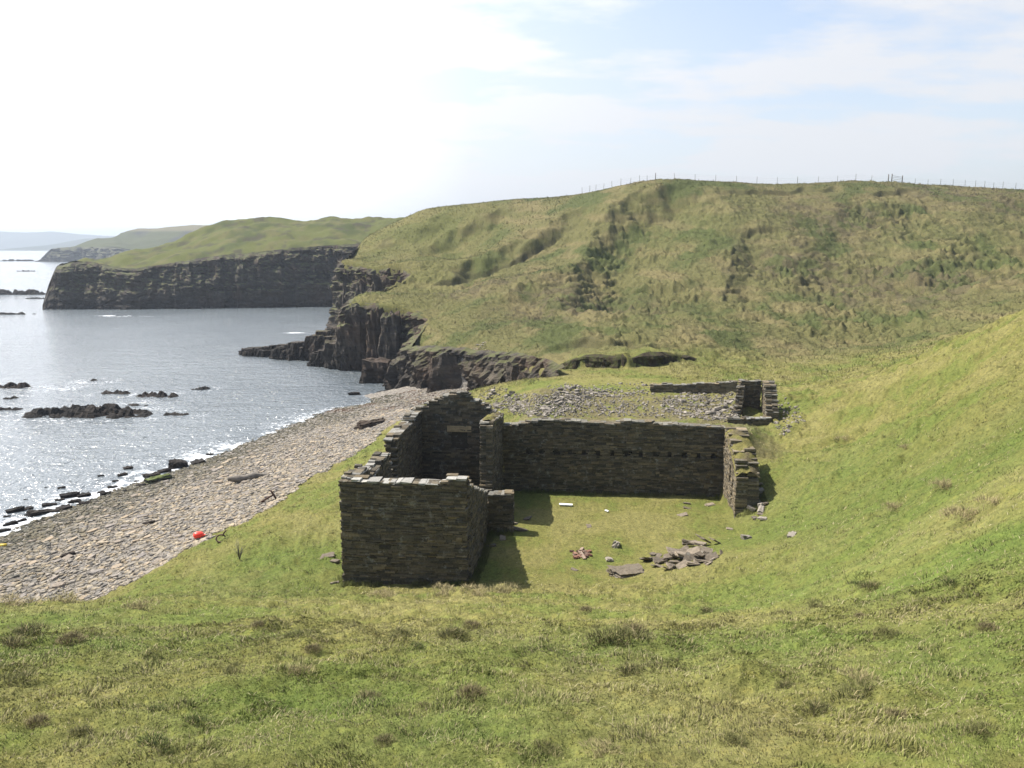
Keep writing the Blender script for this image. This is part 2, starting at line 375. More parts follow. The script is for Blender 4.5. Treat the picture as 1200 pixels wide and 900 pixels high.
M_RUB = stone_mat('rubble_stone', .40, gscale=11)
# cliffs
def cliff_mat(name, gain=1.0, strata=.5):
    m, nt, b = material(name, .85, .25)
    p = worldpos(nt)
    mp = nt.new('ShaderNodeMapping'); mp.inputs['Scale'].default_value = (.35, .35, 1.7); nt.l.new(p, mp.inputs[0])
    n1 = nt.noise(mp.outputs[0], strata, 8, .68)
    c = nt.ramp(n1, [(.28, (.028*gain, .024*gain, .021*gain)), (.45, (.070*gain, .058*gain, .045*gain)), (.6, (.115*gain, .093*gain, .067*gain)), (.75, (.18*gain, .15*gain, .11*gain))])
    red = nt.maprange(nt.noise(p, .16, 4, .6), .46, .64)
    c = nt.mixrgb(c, (.135*gain, .082*gain, .05*gain), nt.math('MULTIPLY', red, .6))
    geo = nt.new('ShaderNodeNewGeometry'); sx = nt.new('ShaderNodeSeparateXYZ'); nt.l.new(geo.outputs['Normal'], sx.inputs[0])
    g = nt.math('MULTIPLY', nt.maprange(sx.outputs['Z'], .45, .8), nt.maprange(nt.noise(p, .6, 4, .6), .42, .55))
    sz = nt.new('ShaderNodeSeparateXYZ'); nt.l.new(p, sz.inputs[0])
    g = nt.math('MULTIPLY', g, nt.maprange(sz.outputs['Z'], -2.0, 1.0))
    c = nt.mixrgb(c, (.085, .088, .032), g)
    wet = nt.maprange(nt.math('ADD', sz.outputs['Z'], nt.maprange(nt.noise(p, .5, 3), 0, 1, -1, 1)), -4.2, -1.6, .35, 1.0)
    c = nt.mixrgb((0, 0, 0), c, wet)
    nt.l.new(c, b.inputs['Base Color'])
    nt.l.new(nt.bump(nt.noise(mp.outputs[0], 1.6, 8, .72), 1.0, .5), b.inputs['Normal'])
    return m
M_CLIFF = cliff_mat('cliff_rock', .72)
M_CLIFF2 = cliff_mat('headland_rock', .5, .22)
M_FARROCK = cliff_mat('far_rock', .25, .08)
M_SKERRY = cliff_mat('wet_rock', .6, 1.5)
M_SOIL, nt, b = material('eroded_soil', .95, .1)
p = worldpos(nt)
nt.l.new(nt.ramp(nt.noise(p, 1.3, 6, .7), [(.3, (.026, .022, .014)), (.48, (.055, .045, .028)), (.56, (.062, .064, .024)), (.75, (.095, .095, .035))]), b.inputs['Base Color'])
nt.l.new(nt.bump(nt.noise(p, 4, 6, .75), 1.0, .3), b.inputs['Normal'])
def plain(name, col, rough=.8, spec=.3, var=.25, scale=8):
    m, nt, b = material(name, rough, spec)
    p = objco(nt)
    k = tuple(max(0, x*(1-var)) for x in col); h = tuple(x*(1+var) for x in col)
    nt.l.new(nt.ramp(nt.noise(p, scale, 5, .6), [(.3, k), (.7, h)]), b.inputs['Base Color'])
    nt.l.new(nt.bump(nt.noise(p, scale*3, 4), .3, .02), b.inputs['Normal'])
    return m
M_POST = plain('weathered_post', (.13, .115, .10), .9, .1)
M_WIRE = plain('fence_wire', (.2, .2, .2), .5, .5)
M_WOOD = plain('driftwood', (.17, .15, .125), .85, .15, .35, 5)
M_LINTEL = plain('old_timber_lintel', (.36, .27, .15), .85, .15, .25, 6)
M_RUST = plain('rusty_iron', (.075, .042, .028), .8, .3, .4, 15)
M_FLOAT = plain('red_plastic', (.85, .05, .025), .4, .5, .06, 4)
M_BLUE = plain('blue_plastic', (.07, .13, .55), .45, .5, .2, 5)
M_WHITE = plain('white_painted_board', (.75, .75, .73), .6, .4, .06, 5)
M_YELLOW = plain('yellow_plastic', (.55, .40, .04), .5, .4, .1, 5)
# ------------------------------------------------------------------ the land
def build_land():
    az = np.concatenate([np.linspace(-100, -40, 40)[:-1], np.linspace(-40, 38, 1000), np.linspace(38, 100, 40)[1:]])
    r = np.concatenate([[.6, 1.5, 2.6], np.geomspace(3.4, 60, 420), np.geomspace(60, 200, 520)[1:], np.linspace(200, 330, 30)[1:]])
    a = np.radians(az)
    R, T = np.meshgrid(r, a, indexing='ij')
    x = (R*np.sin(T)).ravel(); y = (R*np.cos(T)).ravel()
    h, beach, bro, hill = land_h(x, y)
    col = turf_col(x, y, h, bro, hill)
    nr, na = R.shape
    i = np.arange(nr*na).reshape(nr, na)
    q = np.stack([i[:-1, :-1], i[:-1, 1:], i[1:, 1:], i[1:, :-1]], -1).reshape(-1, 4)
    deep = (h[q] < -8).all(1)
    q = q[~deep]
    mi = (beach[q].sum(1) >= 2).astype(int)
    used = np.unique(q); rm = np.full(nr*na, -1); rm[used] = np.arange(len(used))
    o = mesh_np('ground', np.stack([x, y, h], 1)[used], rm[q], [M_TURF, M_SHINGLE], col[used], smooth=True, midx=mi)
    tag(o, kind='structure')
build_land()
# ------------------------------------------------------------------ cliffs
def resample(pl, step):
    pl = np.asarray(pl, float); d = np.concatenate([[0], np.cumsum(np.linalg.norm(np.diff(pl[:, :2], axis=0), axis=1))])
    n = max(2, int(d[-1]/step)); s = np.linspace(0, d[-1], n)
    return np.stack([np.interp(s, d, pl[:, k]) for k in range(pl.shape[1])], 1), s
def cell(s, seed, w): 
    k = np.floor(s/w).astype(np.int64); return rnd2(k, k*0+3, seed)
def curtain(name, top, zbase, batter, step=.35, depth=1.0, colw=2.4, seed=1, mat=None, flip=1, nv=None, inset=.5, capz=.0):
    """top: polyline (x,y,z); the face hangs from it, leaning out by batter at its foot"""
    pl, s = resample(top, step)
    t = np.gradient(pl[:, :2], axis=0)
    k = max(3, int(3/step)); ker = np.ones(k)/k
    t = np.stack([np.convolve(np.pad(t[:, j], k, 'edge'), ker, 'same')[k:-k] for j in (0, 1)], 1)
    t /= np.linalg.norm(t, axis=1)[:, None]
    n = np.stack([t[:, 1], -t[:, 0]], 1)*flip
    H = float(pl[:, 2].max()-zbase)
    nv = nv or max(8, int(H/step))
    f = np.linspace(0, 1, nv)
    S, FV = np.meshgrid(s, f, indexing='ij')
    zb = np.asarray(zbase)
    Z = pl[:, 2][:, None]*(1-FV) + zb*FV
    warp = S + 1.2*fbm(S*.25, Z*.18, 3, seed) + .35*Z*.12
    d = depth*(cell(warp, seed+1, colw)-.45) + depth*.55*(cell(warp*1.0+7, seed+2, colw*.41)-.5)
    lay = Z + .18*S*.25 + .5*noise(S*.12, Z*.1, seed+3)
    kk = np.floor(lay/(.85)).astype(np.int64); d = d + depth*.45*(rnd2(kk, np.floor(warp/(colw*2.3)).astype(np.int64), seed+4)-.5)
    d = d + depth*.55*fbm(S*.22, Z*.22, 4, seed+5) + depth*.25*fbm(S*1.1, Z*1.1, 3, seed+6)
    fade = ss(0, .10, FV); out = batter*FV**.8 + d*fade*(1-.2*FV) - inset*(1-ss(0, .06, FV))
    X = pl[:, 0][:, None] + n[:, 0][:, None]*out; Y = pl[:, 1][:, None] + n[:, 1][:, None]*out
    Z = Z + capz*(1-FV) + .35*depth*noise(S*.9, Z*.2, seed+8)*(1-np.abs(2*FV-1))*.3 + (1-ss(0, .08, FV))*.25*noise(S*.5, S*0, seed+9)
    V = np.stack([X, Y, Z], -1).reshape(-1, 3)
    i = np.arange(len(V)).reshape(S.shape)
    q = np.stack([i[:-1, :-1], i[:-1, 1:], i[1:, 1:], i[1:, :-1]], -1).reshape(-1, 4)
    return V, q
def join(parts):
    Vs, Qs, n = [], [], 0
    for V, q in parts: Vs.append(V); Qs.append(q+n); n += len(V)
    return np.vstack(Vs), np.vstack(Qs)
def edge3(pts, lift=0.):
    a = np.array([P(*q) for q in pts]); h = land_h(a[:, 0], a[:, 1], False)
    a[:, 2] = np.maximum(h, a[:, 2]) + lift; return a
cpts = [P(*q) for q in CP]; cpts = np.array(cpts)
ci = cpts.copy()
tail = np.array([[-34,180,13],[-31,210,17],[-33,260,15]])
allc = np.vstack([ci, tail])
allc[:, 2] = np.maximum(allc[:, 2], smooth_h(allc[:, 0], allc[:, 1]))
partsC = [curtain('', allc[:4], -1.2, 1.0, .28, 1.1, 2.4, 21, flip=-1),
          curtain('', allc[2:8], -4.6, 2.2, .28, 1.7, 3.2, 31, flip=-1),
          curtain('', allc[6:13], -5.8, 3.2, .3, 1.3, 2.9, 41, flip=-1),
          curtain('', allc[11:], -5.8, 3.5, .35, 1.7, 3.4, 51, flip=-1)]
V, q = join(partsC)
tag(mesh_np('cliff', V, q, M_CLIFF), kind='structure')
bk = resample(np.column_stack([BANK, np.zeros(len(BANK))]), 1.0)[0]
lowz = land_h(bk[:, 0], bk[:, 1]-1.2)[0]; bk[:, 1] += .25; bk[:, 2] = np.maximum(land_h(bk[:, 0], bk[:, 1]+1.0)[0]+.1, lowz+.2)
V, q = curtain('', bk, float(lowz.min())-.3, .5, .2, .6, 1.3, 35, inset=.35)
tag(mesh_np('turf_bank', V, q, M_SOIL), kind='structure')
# ------------------------------------------------------------------ rocks
def cubesphere(n):
    V = []; Q = []
    for ax in range(3):
        for sgn in (-1, 1):
            u = np.linspace(-1, 1, n+1); a, b_ = np.meshgrid(u, u, indexing='ij'); c_ = np.full_like(a, sgn)
            pts = [None]*3; pts[ax] = c_; pts[(ax+1) % 3] = a; pts[(ax+2) % 3] = b_
            k = len(V)*(n+1)*(n+1); V.append(np.stack(pts, -1).reshape(-1, 3))
            i = np.arange((n+1)*(n+1)).reshape(n+1, n+1)+k
            qq = np.stack([i[:-1, :-1], i[1:, :-1], i[1:, 1:], i[:-1, 1:]], -1).reshape(-1, 4)
            Q.append(qq if sgn > 0 else qq[:, ::-1])
    V = np.vstack(V); Q = np.vstack(Q)
    key = np.round(V*1e4).astype(np.int64); _, first, inv = np.unique(key, axis=0, return_index=True, return_inverse=True)
    return V[first], inv.ravel()[Q]
def rock(size, seed, n=5, box=.55, rough=.18, layers=0):
    V, Q = cubesphere(n)
    S = V/np.linalg.norm(V, axis=1)[:, None]
    V = V*box*.82 + S*(1-box)
    d = 1 + rough*fbm(S[:, 0]*1.7+S[:, 2]*.9+seed*3.1, S[:, 1]*1.7-S[:, 2]*1.3+seed*1.7, 3, seed)
    V = V*d[:, None]
    V = V*(1+.18*np.sign(rnd2(np.arange(3), np.full(3, seed), 5)-.5)*rnd2(np.arange(3), np.full(3, seed), 6)*V[:, [1, 2, 0]])
    if layers:
        z = V[:, 2]*layers; V[:, 2] = (np.floor(z)+ss(.25, .75, z-np.floor(z)))/layers
        k = np.floor(z).astype(np.int64); off = 1+.16*(rnd2(k, k*0, seed+3)-.5)
        V[:, 0] *= off; V[:, 1] *= off
    return V*np.asarray(size)*.5, Q
def even_col(n, base, var, seed):  # one even base tone per stone, varied at random by seed
    r = np.random.default_rng(seed); return np.clip(np.tile(np.asarray(base)*(1+r.uniform(-var, var)), (n, 1)), .01, 1)
# low spit of rocks in front of the cliff
def skerry(name, px0, px1, pyb, hpx, seed, label, tilt=0., Yd=1.0, z=SEA, group='skerries in the bay', cat='skerry'):
    a = PZ(px0, pyb, z); b_ = PZ(px1, pyb+tilt, z); c_ = (a+b_)/2; L = np.linalg.norm(b_-a)
    hgt = max(.2, hpx/F*c_[1]*.62)
    n = 26
    s = np.linspace(-1, 1, max(24, int(L/.2))); tt = np.linspace(-1, 1, 22)
    Sx, Ty = np.meshgrid(s, tt, indexing='ij')
    wid = max(.7, L*.16*Yd)
    xs = Sx*L/2; ys = Ty*wid*(1+.35*noise(Sx*3, Ty*0+seed, seed))
    env = np.sqrt(np.clip(1-np.abs(Sx)**3.0, 0, 1))*np.sqrt(np.clip(1-np.abs(Ty)**2.2, 0, 1))
    prof = .12+.95*np.clip(.42+1.25*fbm(xs*1.1/max(1, L*.12)+seed, ys*.7, 3, seed), 0, 1.15)
    zz = env*prof; zz = np.floor(zz*5)/5*.55+zz*.45 + .1*fbm(xs*1.3, ys*1.3, 3, seed+1)*env
    Z = hgt*zz*1.15 - .35*(1-env)
    ang = math.atan2(b_[1]-a[1], b_[0]-a[0])
    X = xs*math.cos(ang)-ys*math.sin(ang); Y = xs*math.sin(ang)+ys*math.cos(ang)
    V = np.stack([X, Y, Z], -1).reshape(-1, 3); i = np.arange(len(V)).reshape(Sx.shape)
    q = np.stack([i[:-1, :-1], i[1:, :-1], i[1:, 1:], i[:-1, 1:]], -1).reshape(-1, 4)
    # close the underside
    V2 = V.copy(); V2[:, 2] = -1.2; ring = np.concatenate([i[0, :], i[1:, -1], i[-1, -2::-1], i[-2:0:-1, 0]])
    q2 = np.stack([ring, np.roll(ring, -1), np.roll(ring, -1)+len(V), ring+len(V)], 1)
    o = mesh_np(name, np.vstack([V, V2]), np.vstack([q, q2]), M_SKERRY)
    o.location = c_; tag(o, label, cat, group); return o
SK = [(-12,40,454,8,'dark flat skerry cut by the left edge of the photo, farther of two there',0),
      (114,158,461,6,'thin dark skerry slab left of a narrow gap in the middle of the bay',0),
      (160,210,464,8,'dark skerry slab right of a narrow gap in the middle of the bay',1),
      (224,247,456,5,'small lone dark rock awash, farthest right of the skerries in the bay',0),
      (28,180,485,15,'largest black skerry, long and low in the wash near the beach',1),
      (-10,27,480,5,'low black rock at the left edge beside the largest skerry',0),
      (184,223,486,5,'low sliver of rock just right of the largest skerry',0),
      (3,21,467,4,'small black rock between two skerries at the left edge',0),
      (146,176,475,3,'tiny rock barely breaking the surface above the largest skerry',0),
      (105,118,446,3,'tiny rock ringed with foam, farthest of the rocks in the bay',0)]
for k, (a, b_, y, h, lab, tl) in enumerate(SK): skerry('skerry', a, b_, y, h, 100+k, lab, tl)
skerry('skerry', -40, 57, 345, 8, 131, 'long dark reef shelf left of the big headland, farther of two shelves', 0, .5)
skerry('skerry', -40, 44, 369, 4, 132, 'low wet reef ledge running left from the foot of the big headland', -1, .3)
skerry('skerry', 28, 56, 350, 2.5, 133, 'thin slip of rock between the reef shelf and the big headland', 0, .4)
skerry('skerry', -2, 46, 306, 3, 134, 'far low reef off the tip of the hazy distant headland', 0, .2)
skerry('skerry', 18, 46, 318, 2, 135, 'far pair of reef rocks in the bright water before the hazy headland', 0, .2)
# promontory rocks at the foot of the cliff
def crag(name, px0, px1, pyb, hpx, seed, label):
    g = np.random.default_rng(seed); a = PZ(px0, pyb, SEA); b_ = PZ(px1, pyb+3, SEA); c_ = (a+b_)/2; L = np.linalg.norm(b_-a); H = hpx/F*c_[1]
    parts = []
    for k in range(34):
        f = g.random(); hh_ = H*(.3+.75*f)*g.uniform(.35, 1.2)+.5; wd_ = min(L*g.uniform(.08, .26), hh_*2.4)
        V, Q = rock((wd_, wd_*g.uniform(.7, 1.2), hh_+1.2), seed*7+k, 9, .55, .42, 1.1)
        rz = g.uniform(0, 3); V = V@np.array([[math.cos(rz), math.sin(rz), 0], [-math.sin(rz), math.cos(rz), 0], [.3, .1, 1]])
        p = a+(b_-a)*(.1+.85*f); V = V+np.array([p[0]-c_[0], p[1]-c_[1]+g.uniform(-.4, 2.2), hh_/2-.7]); parts.append((V, Q))
    V, Q = join(parts); o = mesh_np(name, V, Q, M_SKERRY); o.location = c_; return tag(o, label, 'rock', 'rocks at the foot of the cliff')
for k, (a, b_, y, h, lab) in enumerate([(276,345,416,14,'jagged black point of rock reaching into the bay from the cliff'),(318,392,420,34,'broken dark rock mass joining the cliff foot to the point'),(362,412,428,46,'tall jagged rock leaning on the outer foot of the cliff')]):
    crag('coastal_rock', a, b_, y, h, 150+k, lab)
# stacks of the tower-like cliff buttress
def buttress(px, pyt, Y, wid, dep, zb, seed):
    t = P(px, pyt, Y); H = t[2]-zb
    V, Q = rock((wid, dep, H), seed, 16, .86, .16)
    z = V[:, 2]; V[:, :2] *= (1+.3*(.5-z/H))[:, None]
    V[:, :2] *= (1+.18*(cell(np.arctan2(V[:, 1], V[:, 0])*3, seed, 1.0)-.5)+.14*fbm(z*.6, np.arctan2(V[:, 1], V[:, 0])*2, 3, seed+4))[:, None]
    return V+np.array([t[0], t[1]+dep*.3, zb+H/2]), Q
V, q = join([buttress(418,353,121,3.4,4.5,-5.8,61), buttress(437,357,119,2.6,4,-5.8,62), buttress(404,374,121,3.4,5,-5.8,63), buttress(393,398,123,3.5,5,-6,64), buttress(456,362,117,3,4,-5.8,65), buttress(440,420,110,4,4,-6,66), buttress(410,312,158,4,5,-6,67), buttress(470,418,103,3.6,4,-6,68),buttress(520,409,97,3.6,3.4,-5,69),buttress(425,322,154,3.6,5,-6,70),buttress(450,318,151,3.6,5,-6,71)])
tag(mesh_np('rock_buttress', V, q, M_CLIFF), kind='structure')
# ------------------------------------------------------------------ farther headlands, far hills
def loft(rows, n, seed, amp, fscale):
    R = [resample(np.asarray(r), np.linalg.norm(np.diff(np.asarray(r)[:, :2], axis=0), axis=1).sum()/n)[0] for r in rows]
    m = min(len(r) for r in R); R = [r[np.linspace(0, len(r)-1, m).astype(int)] for r in R]
    fr = []; seg = 26
    for a, b_ in zip(R[:-1], R[1:]):
        for k in range(seg): fr.append(a+(b_-a)*(k/seg))
    fr.append(R[-1]); G = np.stack(fr, 1)
    G[:, :, 2] += amp*fbm(G[:, :, 0]*fscale, G[:, :, 1]*fscale, 5, seed)*np.clip((G[:, :, 2]+4)/6, 0, 1)
    i = np.arange(G.shape[0]*G.shape[1]).reshape(G.shape[:2])
    q = np.stack([i[:-1, :-1], i[:-1, 1:], i[1:, 1:], i[1:, :-1]], -1).reshape(-1, 4)
    return G.reshape(-1, 3), q
# big headland across the bay
edge = np.array([P(*q) for q in [(50,359,240),(57,335,241),(66,313,242),(84,309,243),(104,308,244),(128,313,243),(150,317,242),(175,314,243),(205,309,244),(240,303,246),(272,299,248),(300,297,249),(345,292,251),(400,288,253),(440,286,254),(520,284,256)]])
ridge = np.array([P(*q) for q in [(56,352,250),(64,325,262),(72,311,275),(90,306,285),(112,303,290),(135,299,292),(150,296,294),(165,293,296),(190,287,298),(210,281,300),(230,271,302),(252,263,304),(270,259,306),(300,256,308),(400,255,312),(520,256,316)]])
back = ridge.copy(); back[:, 1] += 130; back[:, 2] = np.minimum(back[:, 2]-4, 16); back[:6, 2] = -6
V, q = curtain('', edge+np.array([0, 0, .4]), -6, 5.0, .55, 2.0, 4.5, 71, flip=1, nv=46)
hr = tag(mesh_np('headland_cliff', V, q, M_CLIFF2), kind='structure')
e2 = edge.copy(); e2[:, 1] += 1.6
V, q = loft([e2, ridge, back], 260, 81, 1.3, .07)
hc = np.tile(np.array([.082, .090, .027]), (len(V), 1)); nn = fbm(V[:, 0]*.06, V[:, 1]*.06, 5, 82)
hc = mixc(hc, (.055, .065, .022), ss(0, .5, nn)); hc = mixc(hc, (.105, .098, .042), ss(.0, .5, fbm(V[:, 0]*.15, V[:, 1]*.1, 4, 83))*.7)
hc = mixc(hc, (.05, .045, .03), ss(.3, .55, fbm(V[:, 0]*.12, V[:, 1]*.2, 4, 85))*.8)
tag(mesh_np('headland', V, q, M_TURF, hc, smooth=True), kind='structure')
# hazy headland
Yh = 930
edge = np.array([P(*q) for q in [(46,306,Yh),(54,297,Yh),(60,292,Yh),(80,290,Yh),(100,290,Yh+10),(120,290,Yh+10),(140,291,Yh),(160,296,Yh),(200,300,Yh),(260,300,Yh),(340,300,Yh)]])
mid = np.array([P(*q) for q in [(47,305,Yh+20),(57,295,Yh+30),(64,291,Yh+40),(88,289,Yh+60),(104,283,Yh+80),(114,280,Yh+90),(134,279,Yh+90),(139,280,Yh+90),(158,281,Yh+90),(200,278,Yh+80),(300,276,Yh+80)]])
ridge = np.array([P(*q) for q in [(48,305,Yh+50),(58,295,Yh+60),(68,291,Yh+70),(90,289,Yh+90),(108,281,Yh+110),(116,279,Yh+110),(136,278.5,Yh+110),(141,273,Yh+130),(162,268,Yh+150),(210,265,Yh+160),(340,264,Yh+160)]])
back = ridge.copy(); back[:, 1] += 300; back[:, 2] = -6
V, q = curtain('', edge+np.array([0, 0, .5]), -6, 12, 2.5, 5, 14, 91, nv=18)
tag(mesh_np('far_headland_cliff', V, q, M_FARROCK), kind='structure')
e2 = edge.copy(); e2[:, 1] += 4
V, q = loft([e2, mid, ridge, back], 120, 92, 2.0, .02)
hc = np.tile(np.array([.062, .068, .028]), (len(V), 1)); hc = mixc(hc, (.045, .045, .035), ss(.05, .4, fbm(V[:, 0]*.02, V[:, 2]*.03, 4, 93))); hc = mixc(hc, (.13, .115, .065), ss(30, 34, V[:, 2]))
tag(mesh_np('far_headland', V, q, M_TURF, hc, smooth=True), kind='structure')
M_FARHILL = plain('far_moorland', (.05, .06, .045), .95, .05, .3, .01)
def far_hill(pts, Y, depth, seed, name='far_hills'):
    r = np.array([P(px, py, Y) for px, py in pts]); f = r.copy(); f[:, 1] -= depth; f[:, 2] = -6; b_ = r.copy(); b_[:, 1] += depth; b_[:, 2] = -6
    V, q = loft([f, r, b_], 120, seed, 3, .004)
    tag(mesh_np(name, V, q, M_FARHILL, smooth=True), kind='structure')
far_hill([(-260,271),(-120,268),(-40,271),(0,271),(30,272),(60,271),(85,274),(110,276),(140,277),(180,281),(230,288)], 4600, 500, 201)
far_hill([(30,290),(60,287),(80,283),(100,280),(130,278.5),(180,277),(230,280),(300,284)], 3000, 300, 202)
far_hill([(215,272),(235,266),(250,262),(262,257.5),(275,262),(290,266),(320,270),(400,275)], 3600, 400, 203)
# ------------------------------------------------------------------ sea
def build_sea():
    az = np.concatenate([np.linspace(-110, -36, 40)[:-1], np.linspace(-36, 0, 420), np.linspace(0, 110, 40)[1:]])
    r = np.concatenate([np.geomspace(35, 320, 420), np.geomspace(320, 8200, 40)[1:]])
    R, T = np.meshgrid(r, np.radians(az), indexing='ij'); x = (R*np.sin(T)).ravel(); y = (R*np.cos(T)).ravel()
    h = np.full(len(x), -20.)
    m = (np.hypot(x, y) < 180); h[m] = land_h(x[m], y[m], False)
    dep = SEA-h
    foam = np.zeros(len(x))
    shore = (y < 104)
    n = fbm(x*.28, y*.28, 4, 301); n2 = fbm(x*1.1, y*1.1, 3, 302)
    lens = ss(105, 60, y)
    foam = np.where(shore, np.exp(-np.clip(dep, 0, 9)/(.2+.38*lens))*(.3+.5*lens)*ss(-.35, .25, n+.5*n2+.15), 0)
    for k, (a, b_, py, hp, lab, tl) in enumerate(SK):
        c_ = PZ((a+b_)/2, py, SEA); L = abs(PZ(b_, py, SEA)[0]-PZ(a, py, SEA)[0])/2+1.2
        d = np.hypot((x-c_[0])/(L*1.25), (y-c_[1])/(1.6+L*.32)); foam = np.maximum(foam, .3*np.exp(-((d-.85)/.4)**2)*ss(-.15, .4, n+.6*n2)*(1-ss(1.0, 2, d)))
    for px, py, rx, ry, s in [(133,370,4.5,1.5,1.),(150,371,10,2,.45),(390,424,2.2,1.6,1.1),(345,390,2.2,1.,1.),(60,455,9,4,.35),(110,447,4,2,.5)]:
        c_ = PZ(px, py, SEA); d = np.hypot((x-c_[0])/rx, (y-c_[1])/ry); foam = np.maximum(foam, s*np.exp(-d*d)*ss(-.5, .3, n+.8*n2))
    i = np.arange(len(x)).reshape(R.shape)
    q = np.stack([i[:-1, :-1], i[:-1, 1:], i[1:, 1:], i[1:, :-1]], -1).reshape(-1, 4)
    mt, nt, b = material('sea_water', .09, .5)
    b.inputs['IOR'].default_value = 1.7
    p = worldpos(nt)
    fa = nt.new('ShaderNodeAttribute', attribute_name='foam').outputs['Fac']
    fo = nt.maprange(nt.math('ADD', fa, nt.maprange(nt.noise(p, 2.2, 6, .7), .3, .7, -.4, .4)), .25, .85)
    deep = nt.ramp(nt.noise(p, .03, 4, .6), [(.35, (.10, .118, .128)), (.65, (.14, .16, .17))])
    nt.l.new(nt.mixrgb(deep, (.78, .80, .81), fo), b.inputs['Base Color'])
    nt.l.new(nt.maprange(fo, 0, 1, .16, .8), b.inputs['Roughness'])
    mp = nt.new('ShaderNodeMapping'); mp.inputs['Rotation'].default_value = (0, 0, .5); mp.inputs['Scale'].default_value = (.55, 1.5, 1); nt.l.new(p, mp.inputs[0])
    hgt = nt.math('ADD', nt.math('MULTIPLY', nt.noise(mp.outputs[0], .35, 5, .62), .9), nt.math('MULTIPLY', nt.noise(p, 1.5, 3, .6), .6))
    hgt = nt.math('ADD', hgt, nt.math('MULTIPLY', nt.maprange(nt.noise(p, 1.15, 2, .5), .6, .78), .30))
    nt.l.new(nt.bump(hgt, 1.0, .46), b.inputs['Normal'])
    o = mesh_np('sea', np.stack([x, y, np.full(len(x), SEA)], 1), q, mt, smooth=True, attrs={'foam': np.clip(foam, 0, 1)})
    tag(o, kind='structure')
build_sea()
# ------------------------------------------------------------------ masonry
BOXF = np.array([[0,1,3,2],[4,6,7,5],[0,4,5,1],[2,3,7,6],[0,2,6,4],[1,5,7,3]])
class Stones:
    def __init__(s): s.V = []; s.C = []
    def add(s, o, ux, uy, lo, hi, col, jit=.012):
        """box in frame (ux, uy, z) at o from lo to hi"""
        c = np.array([[x, y, z] for x in (lo[0], hi[0]) for y in (lo[1], hi[1]) for z in (lo[2], hi[2])], float)
        c += rng.uniform(-jit, jit, c.shape)
        w = np.empty_like(c); w[:, 0] = o[0]+ux[0]*c[:, 0]+uy[0]*c[:, 1]; w[:, 1] = o[1]+ux[1]*c[:, 0]+uy[1]*c[:, 1]; w[:, 2] = c[:, 2]
        s.V.append(w); s.C.append(np.tile(col, (8, 1)))
    def build(s, name, mat, parent=None, origin=(0, 0, 0)):
        n = len(s.V); V = np.vstack(s.V)-np.asarray(origin); q = (BOXF[None]+8*np.arange(n)[:, None, None]).reshape(-1, 4)
        return mesh_np(name, V, q, mat, np.vstack(s.C), parent)
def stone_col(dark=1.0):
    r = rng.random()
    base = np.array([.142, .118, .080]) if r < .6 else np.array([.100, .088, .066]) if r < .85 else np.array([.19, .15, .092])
    return base*rng.uniform(.42, .98)*dark
